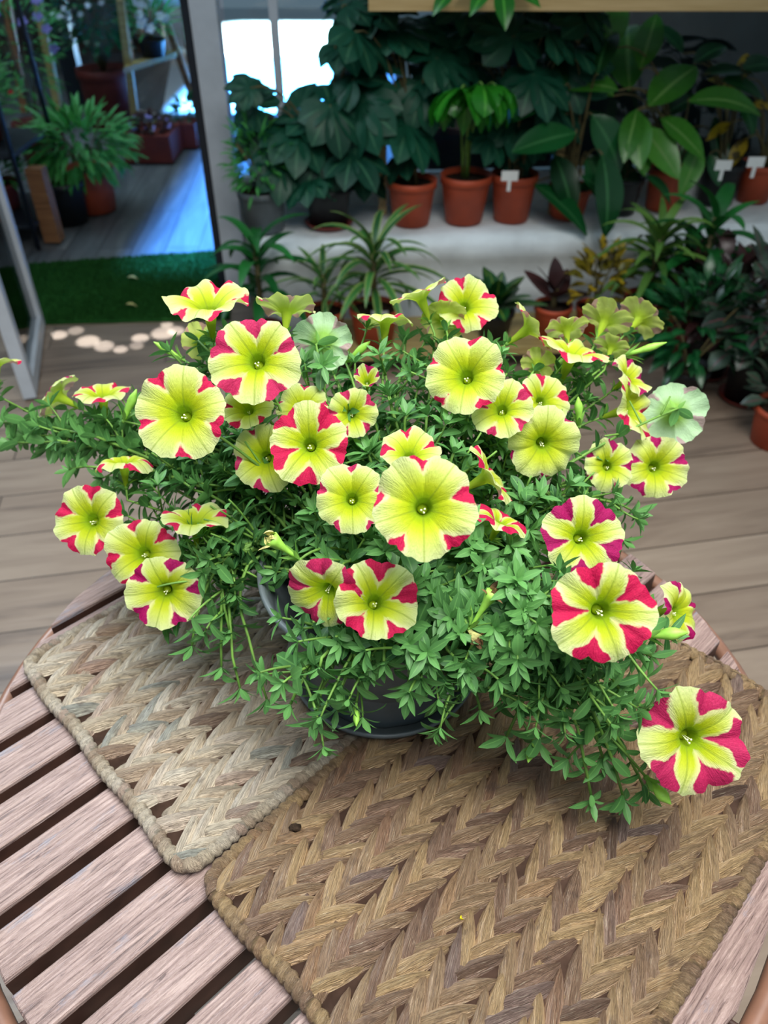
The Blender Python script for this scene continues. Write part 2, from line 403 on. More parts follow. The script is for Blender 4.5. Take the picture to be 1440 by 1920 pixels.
# right wall with the white plaster return
b = MB(); RX = 1.80
b.box((RX, 1.0, 0), (RX+.12, bwy(RX)-.001, 2.3)); struct(b.build('wall_right', M['plaster'], smooth=False))
# far sides of the yard, and a dark backdrop for its shade
b = MB(); b.box((.25, 4.6, 0), (3.3, 4.7, 1.4)); struct(b.build('wall_yard_backdrop', M['dark_backdrop'], smooth=False))  # near-black backdrop added for the shaded yard behind the ledge plants
b = MB(); b.box((-4.19, 8.75, 0), (-2.15, 8.85, 2.6)); struct(b.build('wall_far', M['brown_wall'], smooth=False))
b = MB(); b.box((-4.3, 3.2, 0), (-4.2, 8.85, 2.2)); struct(b.build('wall_left', M['dark_backdrop'], smooth=False))

# ledge: whitewashed masonry bench along the back wall, with the L-shaped return on the right
def rough_box(name, poly_fn, m): pass
b = MB()
LZ = .36
nx = 60
def lfy(x): return bwy(x)-.38
prev = None; vs = []; fs = []
prof = [(0, .0), (0, .10), (0, .20), (.0, .27), (-.012, .285), (-.014, .33), (-.004, LZ), (.06, LZ+.002), (.2, LZ), (.379, LZ)]
for i in range(nx+1):
    x = -.45+(RX-.002+.45)*i/nx
    for (dy, z) in prof:
        nzv = mnoise.noise(Vector((x*5, dy*9, z*9)))*.006
        vs.append((x, lfy(x)+dy-(nzv if dy < .3 else 0), z+(nzv if 0 < z else 0)))
m_ = len(prof)
for i in range(nx):
    for k in range(m_-1): fs.append((i*m_+k, (i+1)*m_+k, (i+1)*m_+k+1, i*m_+k+1))
fs.append(tuple(range(m_-1, -1, -1)) )
b.add(vs, fs)
ledge = b.build('ledge', M['plaster']); tag(ledge, 'low whitewashed masonry ledge under the row of terracotta pots', 'ledge')
b = MB(); vs = []; fs = []
ny = 30
for i in range(ny+1):
    y = 2.60+(lfy(1.22)-.02-2.60)*i/ny; off = .07*math.sin((1-i/ny)*1.5)
    for (dx, z) in [(0, 0), (0, .2), (-.01, .30), (0, LZ+.03), (.08, LZ+.03), (.55, LZ+.03)]:
        nzv = mnoise.noise(Vector((dx*5+3, y*6, z*9)))*.008
        vs.append((1.21+off*.3+dx+(nzv if dx < .2 else 0), y, max(z+nzv*(z > 0), 0)))
for i in range(ny):
    for k in range(5): fs.append((i*6+k, i*6+k+1, (i+1)*6+k+1, (i+1)*6+k))
fs.append((5, 4, 3, 2, 1, 0))
b.add(vs, fs); o = b.build('ledge', M['plaster']); tag(o, 'white plastered side bench returning along the right wall', 'ledge')

# low pine board carrying the lower pots
b = MB(); bo = PG(860, 668, .10)
A0 = PG(560, 668, .10); A1 = PG(1230, 668, .10); A1.y = A0.y+.085*(A1.x-A0.x)
def slab(b, a, c, depth, z0, z1):
    vs = [Vector((a.x, a.y, z0)), Vector((c.x, c.y, z0)), Vector((c.x, c.y+depth, z0)), Vector((a.x, a.y+depth, z0))]
    vs += [Vector((p.x, p.y, z1)) for p in vs]
    b.add(vs, [(0,3,2,1),(4,5,6,7),(0,1,5,4),(1,2,6,5),(2,3,7,6),(3,0,4,7)])
slab(b, A0, A1, .27, .072, .10)
tp_ = b.build('board', M['wood_pole'], smooth=False)
stand = thing('plant_shelf', 'low wooden board shelf raised above the floor carrying the lower row of pots', 'shelf', (A0.x, A0.y, 0))
b = MB()
attach(stand, tp_)
for k in (.03, .5, .95):
    b = MB(); q = A0.lerp(A1, k); b.box((q.x, q.y+.03, 0), (q.x+.05, q.y+.24, .0715)); attach(stand, b.build('support', M['wood_brown'], smooth=False))
# upper pine shelf at the very top of the view
UY = 2.66; zt = PY(1000, 21, UY).z
root = thing('plant_shelf', 'pale pine shelf board running across the top above the dark leafy plants', 'shelf', (.2, UY, zt))
b = MB(); b.box((-.045, UY, zt), (1.95, UY+.30, zt+.045)); s1 = b.build('board', M['wood_pale'], smooth=False)
attach(root, s1)
for x in (-.02, .62, 1.9):
    b = MB(); b.box((x, UY+.305, .36), (x+.03, UY+.335, zt+.04)); attach(root, b.build('post', M['wood_pale'], smooth=False))

# turf mat in the doorway
a0, a1, a2, a3 = PG(64, 610, 0), PG(432, 600, 0), PG(424, 474, 0), PG(56, 500, 0)
b = MB(); TH = .012
base = [Vector((p.x, p.y, 0.001)) for p in (a0, a1, a2, a3)]+[Vector((p.x, p.y, TH)) for p in (a0, a1, a2, a3)]
b.add(base, [(4,5,6,7),(0,1,5,4),(1,2,6,5),(2,3,7,6),(3,0,4,7)], lv=.2)
R = random.Random(5)
for i in range(26000):
    u, v_ = R.random(), R.random()
    p = (a0*(1-u)+a1*u)*(1-v_)+(a3*(1-u)+a2*u)*v_
    h = R.uniform(.006, .016); a = R.uniform(0, 2*PI); wd = .0026; l_ = R.random()
    q = Vector((p.x, p.y, TH)); s_ = Vector((math.cos(a), math.sin(a), 0))*wd
    b.add([q-s_, q+s_, q+Vector((R.uniform(-.006, .006), R.uniform(-.006, .006), h))], [(0, 1, 2)], lv=l_)
o = b.build('turf_mat', M['turf']); tag(o, 'dark green artificial grass mat lying in the doorway', 'mat')
for (px, py, nm) in ((248, 520, 'fallen pale leaf on the turf mat, the farther one'), (245, 571, 'fallen pale leaf on the turf mat, the nearer one')):
    q = PG(px, py, .03); b = MB()
    b.leaf(q-Vector((.02, 0, 0)), (1, .3, .05), (0, 0, 1), .045, .022, 4, .5, .6, lv=.8)
    tag(b.build('fallen_leaf', M['withered']), nm, 'leaf')

# open glass door leaf on the left
h0 = PG(76, 612, 0); h1 = PG(58, 752, 0)
door = thing('door_1', None, None, (h0.x, h0.y, 0)); struct(door)
dv = (h1-h0); dl = dv.length; du = dv.normalized(); dn = Vector((-du.y, du.x, 0))
def doorbox(b, u0, u1, z0, z1, th=.02):
    vs = []
    for z in (z0, z1):
        for (u, n_) in ((u0, -th), (u1, -th), (u1, th), (u0, th)): vs.append(h0+du*u+dn*n_+Vector((0, 0, z)))
    b.add(vs, [(0,3,2,1),(4,5,6,7),(0,1,5,4),(1,2,6,5),(2,3,7,6),(3,0,4,7)])
b = MB(); doorbox(b, 0, .05, .01, 2.1); doorbox(b, dl-.05, dl, .01, 2.1); doorbox(b, .05, dl-.05, .01, .06); doorbox(b, .05, dl-.05, 2.04, 2.1)
fr = b.build('door_frame', M['alu'], smooth=False)
b = MB(); doorbox(b, .05, dl-.05, .06, 2.04, .003); attach(door, fr, b.build('door_pane', M['glass'], smooth=False))

# sun flecks that fall through the leaves onto the floor by the door
for i, (px, py, r_) in enumerate([(110, 628, .030), (142, 620, .028), (165, 640, .040), (195, 649, .034), (226, 655, .024), (263, 634, .030), (256, 648, .024), (306, 625, .042), (330, 620, .03), (313, 609, .020), (85, 636, .03)]):
    q = PG(px, py, 0); l = bpy.data.lights.new('sun_fleck', 'SPOT'); src = q+Vector((-.8, 1.3, 2.6))
    d = (q-src); l.energy = 1300*(1 if i not in (1, 6, 10) else .6); l.spot_size = 2*math.atan(r_/d.length)*1.2; l.spot_blend = .5; l.shadow_soft_size = .005; l.color = (.9, .95, 1)
    o = bpy.data.objects.new('sun_fleck', l); C.objects.link(o); o.location = src; o.rotation_euler = d.to_track_quat('-Z', 'Y').to_euler()

# ------------------------------------------------------------------ table
TC = Vector((-.004, .468, 0)); TR = .372; TZ = .72
table = thing('garden_table', 'round slatted garden table with worn pinkish slats and copper coloured rim tube', 'table', (TC.x, TC.y, 0))
du_ = Vector((math.cos(SL), math.sin(SL), 0)); dn_ = Vector((-math.sin(SL), math.cos(SL), 0))
cn = TC.dot(dn_); cu = TC.dot(du_)
gaps = [.0885+.0515*i for i in range(14)]
edges = []
lo = -1
gl_ = [g for g in gaps if cn-TR+.012 < g < cn+TR-.012]
bounds = [cn-TR]+gl_+[cn+TR]
for i in range(len(bounds)-1):
    n0 = bounds[i]+(.0058 if i else .0); n1 = bounds[i+1]-(.0058 if i < len(bounds)-2 else .0)
    if n1-n0 < .008: continue
    # clipped strip outline in local slat coordinates
    K = 8; top = []
    lowe = []; upe = []
    def half(n_): return math.sqrt(max(TR*TR-(n_-cn)**2, 0))
    pts = []
    for k in range(K+1):
        n_ = n0+(n1-n0)*k/K; pts.append((cu+half(n_), n_))
    for k in range(K+1):
        n_ = n1+(n0-n1)*k/K; pts.append((cu-half(n_), n_))
    bv = .0018; mid = (cu, (n0+n1)/2)
    def ring(ins, z):
        out = []
        for (u_, n_) in pts:
            sn = 1 if n_ > mid[1] else -1; su = 1 if u_ > mid[0] else -1
            nn = n_-sn*min(ins, abs(n_-mid[1])); uu = u_-su*min(ins, abs(u_-mid[0]))
            out.append(Vector((uu, nn, z)))
        return out
    b = MB(); rs = [ring(0, -.030), ring(0, -.004), ring(bv*.25, -bv*.6), ring(bv, 0)]
    vs = sum(rs, []); n_ = len(pts); fs = []
    for r_ in range(3):
        for k in range(n_):
            k2 = (k+1) % n_; fs.append((r_*n_+k, r_*n_+k2, (r_+1)*n_+k2, (r_+1)*n_+k))
    fs.append(tuple(3*n_+k for k in range(n_))); fs.append(tuple(range(n_-1, -1, -1)))
    # the slat object is oriented along its own length so the grain follows it
    off = Vector((R.uniform(-.0, .0), 0, 0))
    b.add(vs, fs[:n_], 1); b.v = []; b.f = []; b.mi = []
    b.add(vs, fs); b.mi = [1]*n_+[0]*(len(fs)-n_-1)+[1]  # dark lower sides stand in for shade in the gaps
    so = b.build('slat', [M['slat'], M['underside_gap_dark']], table, False)
    so.location = -Vector(table.location)+Vector((0, 0, TZ)); so.rotation_euler = (0, 0, SL)
def circ(r, z, n=72): return [(TC.x+r*math.cos(2*PI*k/n), TC.y+r*math.sin(2*PI*k/n), z) for k in range(n+1)]
b = MB(); b.tube(circ(TR+.0145, TZ-.031), .0088, 10, cap=False); attach(table, b.build('rim_tube', M['copper']))
b = MB(); b.tube(circ(TR-.02, TZ-.041), .009, 8, cap=False)
for k in range(24):
    a = 2*PI*k/24; 
    b.tube([(TC.x+(TR-.02)*math.cos(a), TC.y+(TR-.02)*math.sin(a), TZ-.040), (TC.x+(TR+.015)*math.cos(a), TC.y+(TR+.015)*math.sin(a), TZ-.031)], .003, 5)
for s_ in (-.16, .16):
    c0 = TC+du_*s_; b.tube([c0-dn_*.33+Vector((0, 0, TZ-.0415)), c0+dn_*.33+Vector((0, 0, TZ-.0415))], .010, 8)
attach(table, b.build('underframe', M['underside_gap_dark']))
for k in range(4):
    a = PI/4+PI/2*k+.2; e = Vector((math.cos(a), math.sin(a), 0)); b = MB()
    b.tube([TC+e*.30+Vector((0, 0, TZ-.04)), TC+e*.27+Vector((0, 0, .4)), TC+e*.34+Vector((0, 0, .012))], .011, 8)
    attach(table, b.build('leg', M['copper']))

# ------------------------------------------------------------------ woven placemats
def placemat(corner, ang, Lg, Sh, side, mat, seed, label, nb):
    # corner: south-west-most corner, long edge along ang, short edge to the given side (+1 left of long axis, -1 right)
    R = random.Random(seed)
    U = Vector((math.cos(ang), math.sin(ang), 0)); V = Vector((-math.sin(ang), math.cos(ang), 0))*side
    root = thing('placemat', label, 'placemat', (corner[0], corner[1], TZ))
    O = Vector((corner[0], corner[1], TZ))
    b = MB(); W = Sh/nb
    def P(u, v_, z):
        u2 = u+.0012*math.sin(v_*60+seed)+.002*mnoise.noise(Vector((u*9, v_*9, seed)))
        v2 = v_+.002*mnoise.noise(Vector((u*7+9, v_*7, seed)))
        return O+U*u2+V*v2+Vector((0, 0, z))
    # core sheet, its dark brown standing in for shade between the braids
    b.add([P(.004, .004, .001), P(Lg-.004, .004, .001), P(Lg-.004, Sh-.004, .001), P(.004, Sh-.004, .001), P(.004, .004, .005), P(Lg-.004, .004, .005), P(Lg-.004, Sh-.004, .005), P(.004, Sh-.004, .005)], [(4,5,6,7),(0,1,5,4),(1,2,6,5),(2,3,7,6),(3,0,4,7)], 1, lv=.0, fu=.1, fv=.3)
    step = W*.56
    for j in range(nb):
        ph = R.random()*step
        n = int(Lg/step)+2
        for i in range(-1, n):
            for sd in (-1, 1):
                u0 = i*step+ph*1+(step*.5 if sd > 0 else 0)+R.uniform(-.003, .003)
                v0 = (j+.5)*W - sd*W*.15
                L_ = W*R.uniform(1.75, 2.15); wd = W*R.uniform(.38, .56); an = sd*R.uniform(.40, .56)
                lvv = min(1, max(.085, R.gauss(.5, .30))) if R.random() > .03 else R.uniform(.02, .08)
                ca, sa = math.cos(an), math.sin(an)
                N1, N2 = 9, 6; vs = []; fu = []; fv = []; crease = R.uniform(-.5, .5)
                bend = R.uniform(-.12, .12)
                for a in range(N1+1):
                    t_ = a/N1; l_ = (t_-.5)*L_+L_*.28
                    hw = wd*.5*(math.sin(PI*min(max(t_*.96+.02, 0), 1)))**.62
                    zc = .0036+.0100*math.sin(PI*t_)**.8 + .0095*(t_-.5)
                    for c_ in range(N2+1):
                        s_ = c_/N2*2-1
                        x = l_; y = hw*s_+bend*L_*(t_-.5)**2*sd
                        h = zc*(1-.97*abs(s_)**2.8)+.0010*math.cos(s_*9+crease*6)*math.sin(PI*t_)+.0006*R.uniform(-1, 1)
                        u_ = u0+x*ca-y*sa; v_ = v0+x*sa+y*ca
                        vs.append(P(min(max(u_, .001), Lg-.001), min(max(v_, .001), Sh-.001), max(.0015, h+.001)))
                        fu.append(t_*1.5+i); fv.append(s_+j*3)
                fs = []
                for a in range(N1):
                    for c_ in range(N2):
                        q = a*(N2+1)+c_; f = (q, q+N2+1, q+N2+2, q+1); fs.append(f if side > 0 else f[::-1])
                b.add(vs, fs, lv=[lvv]*len(vs), fu=fu, fv=fv)
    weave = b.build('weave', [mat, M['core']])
    # wrapped edging
    b = MB(); rr = .0066; cr = .015
    path = []
    def corner_arc(cu_, cv_, a0, a1):
        for k in range(6):
            a = a0+(a1-a0)*k/5; path.append((cu_+cr*math.cos(a), cv_+cr*math.sin(a)))
    corner_arc(cr, cr, PI, 1.5*PI); corner_arc(Lg-cr, cr, 1.5*PI, 2*PI); corner_arc(Lg-cr, Sh-cr, 0, .5*PI); corner_arc(cr, Sh-cr, .5*PI, PI)
    path.append(path[0])
    # resample finely, each wrap a small bulge
    dense = []; acc = 0
    for a, c_ in zip(path[:-1], path[1:]):
        Ls = math.hypot(c_[0]-a[0], c_[1]-a[1]); ns = max(1, int(Ls/.0017))
        for k in range(ns): dense.append((a[0]+(c_[0]-a[0])*k/ns, a[1]+(c_[1]-a[1])*k/ns))
    dense.append(path[0])
    pts = [P(x, y, rr+.0015) for x, y in dense]
    n = 9; vs = []; fs = []; lv = []; fu = []; fv = []; lvc = .5; wl = 0
    for i, p in enumerate(pts):
        tg = (pts[min(i+1, len(pts)-1)]-pts[max(i-1, 0)]).normalized(); sdv = tg.cross(Vector((0, 0, 1))).normalized()
        for k in range(n):
            a = 2*PI*k/n
            sph = (i*.0017/.0085+ a/(2*PI)*.9) % 1.0; wid = int(i*.0017/.0085+a/(2*PI)*.9)
            r_ = rr*(.72+.36*math.sin(PI*sph)**.6)
            vs.append(p+(sdv*math.cos(a)+Vector((0, 0, 1))*math.sin(a))*r_)
            lv.append(.15+.75*((wid*7919) % 13)/13); fu.append(a*.4); fv.append(sph*1.2+wid)
    for i in range(len(pts)-1):
        for k in range(n):
            k2 = (k+1) % n; fs.append((i*n+k, (i+1)*n+k, (i+1)*n+k2, i*n+k2))
    b.add(vs, fs, lv=lv, fu=fu, fv=fv)
    attach(root, weave, b.build('edging', mat))
    return root
mA = PG(349, 1640, TZ+.005); mB = PG(383, 1655, TZ+.005)
placemat((mA.x, mA.y), math.radians(44), .46, .300, +1, M['straw_pale_gloss'], 3, 'straw-coloured woven placemat, paled by painted sky gloss, at the left under the flower pot', 9)
placemat((mB.x, mB.y), math.radians(46), .49, .312, -1, M['straw_brown'], 8, 'browner braided placemat across the lower right of the table', 9)
# small bits lying on the mats
q = PG(862, 1722, TZ+.016); b = MB(); b.leaf(q, (1, .6, .1), (0, 0, 1), .006, .0035, 4, .6, 2.2)
tag(b.build('petal_scrap', M['yflower']), 'tiny yellow petal scrap on the brown placemat', 'petal')
q = PG(554, 1551, TZ+.016); b = MB(); b.blob(q, .006, .004, .002, 8, 5, jit=.15, rnd=R)
tag(b.build('soil_crumb', M['soil']), 'dark crumb of soil near the left edge of the brown placemat', 'soil crumb')

# ------------------------------------------------------------------ planter
PC = Vector((.000, .503, TZ+.0135))
pot = thing('planter', 'round dark grey plastic planter with saucer standing across both placemats', 'planter', PC)
def at_pot(prof, n=56):
    return [(r, z) for r, z in prof]
b = MB(); Mx = Matrix.Translation(PC)
H_ = .142
b.lathe([(0, .006), (.078, .006), (.0795, .010), (.089, .075), (.099, .115), (.1035, .118), (.1125, H_-.004), (.1125, H_), (.1095, H_+.001), (.1070, H_-.002), (.099, .110), (.076, .012), (0, .012)], 16*5, M=Mx)
body = b.build('pot_body', M['pot_grey'])
# flutes: shallow facets pressed in the lower body
for v in body.data.vertices:
    x, y = v.co.x-PC.x, v.co.y-PC.y; z = v.co.z-PC.z
    if .004 < z < .112:
        r = math.hypot(x, y); a = math.atan2(y, x); k = 2*PI/16; d = (a % k)-k/2
        s_ = math.cos(k/2)/math.cos(d); s_ = s_*.6+.4
        v.co.x = PC.x+x*s_; v.co.y = PC.y+y*s_
b = MB(); b.lathe([(0, 0), (.080, 0), (.088, .004), (.0935, .014), (.0925, .0165), (.090, .0155), (.086, .007), (.0, .0055)], 64, M=Mx)
sau = b.build('saucer', M['pot_grey'])
b = MB(); lab0 = math.radians(-90+36)
vs = []
for k in range(5):
    a = lab0+k*.05-.02
    for (r, z) in ((.0845, .028), (.0905, .070)): vs.append(PC+Vector((r*math.cos(a), r*math.sin(a), z)))
b.add(vs, [(2*k, 2*k+2, 2*k+3, 2*k+1) for k in range(4)])
lab = b.build('sticker', M['white']); tag(lab, 'white sticker on the grey pot')
attach(pot, body, sau, lab)

# ------------------------------------------------------------------ petunia
IC = PC+Vector((.012, .004, 0))
plant = thing('petunia_plant', 'flowering petunia with yellow-green and crimson star-striped blooms in the grey planter', 'plant', (IC.x, IC.y, PC.z+.0125))
b = MB(); Mi = Matrix.Translation(IC)
b.lathe([(0, .014), (.060, .014), (.078, .105), (.086, .134), (.0865, .138), (.0845, .1385), (.0825, .134), (.074, .095), (0, .095)], 48, M=Mi)
ip = b.build('nursery_pot', M['pot_grey'])
b = MB(); R = random.Random(2)
vs = [IC+Vector((0, 0, .115))]; fs = []
for i in range(1, 7):
    for k in range(20):
        a = 2*PI*k/20; r = .078*i/6; vs.append(IC+Vector((r*math.cos(a), r*math.sin(a), .114+R.uniform(-.003, .003))))
for k in range(20): fs.append((0, 1+k, 1+(k+1) % 20))
for i in range(5):
    for k in range(20):
        k2 = (k+1) % 20; fs.append((1+i*20+k, 1+(i+1)*20+k, 1+(i+1)*20+k2, 1+i*20+k2))
b.add(vs, fs); attach(plant, ip, b.build('soil', M['soil']))

def corolla(Rd, seed, strengths, start, curl, wave, rotj, cup=0.0, NA=100, NR=22, fold=0):
    R = random.Random(seed); b = MB()
    prof = []
    for i in range(7):                                        # tube
        t_ = i/6; prof.append((.06+.11*t_**1.1, -1.02+.70*t_, 0))
    for i in range(1, NR+1):
        t_ = i/NR; r = .17+.83*t_; z = -.32*(1-t_)**2.6; prof.append((r, z, t_))
    k = 2*PI/5; ph = [R.uniform(0, 6) for _ in range(4)]
    lobes = [R.uniform(.91, 1.07) for _ in range(5)]; tilt = [R.uniform(-1, 1) for _ in range(5)]
    w_ = [R.uniform(.85, 1.15) for _ in range(5)]; asy = [R.uniform(-.12, .12) for _ in range(5)]
    vs = []; pk = []; rr = []; va = []; an_ = []
    for (r, z, t_) in prof:
        for q in range(NA):
            a = 2*PI*q/NA; aj = a/k; j = int(round(aj)) % 5; da = (aj-round(aj))*k      # from nearest junction
            lobe = lobes[int(math.floor(aj)) % 5]; dm = abs(da)/(k/2)
            # blend lobe size at the junctions
            lb = lobes[int(math.floor(aj)) % 5]*dm+(lobes[(j-1) % 5]+lobes[j])/2*(1-dm)
            edge = (.885+.115*math.sin(min(dm, 1)*PI/2)**.65)*lb
            edge += .014*math.sin(a*17+ph[0])+.010*math.sin(a*29+ph[1])+.012*math.sin(a*9+ph[2])
            rad = r*(1-(t_**1.6))+edge*t_**1.6*r/1.0 if t_ > 0 else r
            zz = z
            zz += wave*t_**2*(math.sin(5*a+ph[2])*.35+math.sin(3*a+ph[3])*.5+math.sin(11*a+ph[1])*.30)
            zz -= .055*math.exp(-(da/.10)**2)*min(t_*2, 1)*(1 if t_ > 0 else 0)          # sinus crease
            zz += .02*math.exp(-((k/2-abs(da))/.07)**2)*t_*-1
            zz += .05*t_*(dm**.8-.5)
            zz -= curl*t_**2.6*(.6+.8*dm)*(1+.5*tilt[int(math.floor(aj)) % 5])
            zz += cup*t_*.9
            rad *= 1-.30*cup*t_-.18*curl*t_**2
            if fold:  # one half folded towards the front or back
                dd_ = math.cos(a-rotj-PI/2); zz += fold*max(dd_, 0)*t_*t_; rad *= 1-.25*abs(fold)*max(dd_, 0)*t_*t_
            vs.append(Vector((rad*math.cos(a)*Rd, rad*math.sin(a)*Rd, zz*Rd)))
            st = strengths[j]; s0 = start[j]
            x = (t_*.85+.15-s0)/(1-s0) if t_ > 0 else -1
            if st <= 0: sd = -1.0
            elif x <= 0: sd = -abs(da+asy[j]*0)*.6+x*.5-.02
            else:
                wd_ = st*min(1, x)**1.0*.60*w_[j]
                if x > .75: wd_ *= 1-.30*((x-.75)/.25)**1.5
                sd = (wd_*(1+.35*math.sin(x*7+j*2+seed)*.4)-abs(da+asy[j]*(.2+1.3*x*x)))*(.3+.7*t_)
            pk.append(max(-.5, min(.5, sd*1.3))); rr.append(t_ if t_ > 0 else 0.0); va.append((k/2-abs(da))*(.2+t_)); an_.append(min(a, 2*PI-a)*2)
    n = len(prof); fs = []
    for i in range(n-1):
        for q in range(NA):
            q2 = (q+1) % NA; fs.append((i*NA+q, (i+1)*NA+q, (i+1)*NA+q2, i*NA+q2))
    b.add(vs, fs, pk=pk, rr=rr, va=va, an=an_)
    b.blob((0, 0, -.62*Rd), .105*Rd, .105*Rd, .05*Rd, 10, 6, pk=-.5, rr=.12, va=.5, an=0.0)  # plug added so the throat catches light instead of looking like a hole
    return b

def frame_from(n, roll):
    n = n.normalized(); x = Vector((1, 0, 0)); x = (x-n*x.dot(n))
    if x.length < .1: x = Vector((0, 0, 1)); x = x-n*x.dot(n)
    x.normalize(); y = n.cross(x)
    c_, s_ = math.cos(roll), math.sin(roll)
    X, Y = x*c_+y*s_, y*c_-x*s_
    return Matrix(((X.x, Y.x, n.x), (X.y, Y.y, n.y), (X.z, Y.z, n.z)))

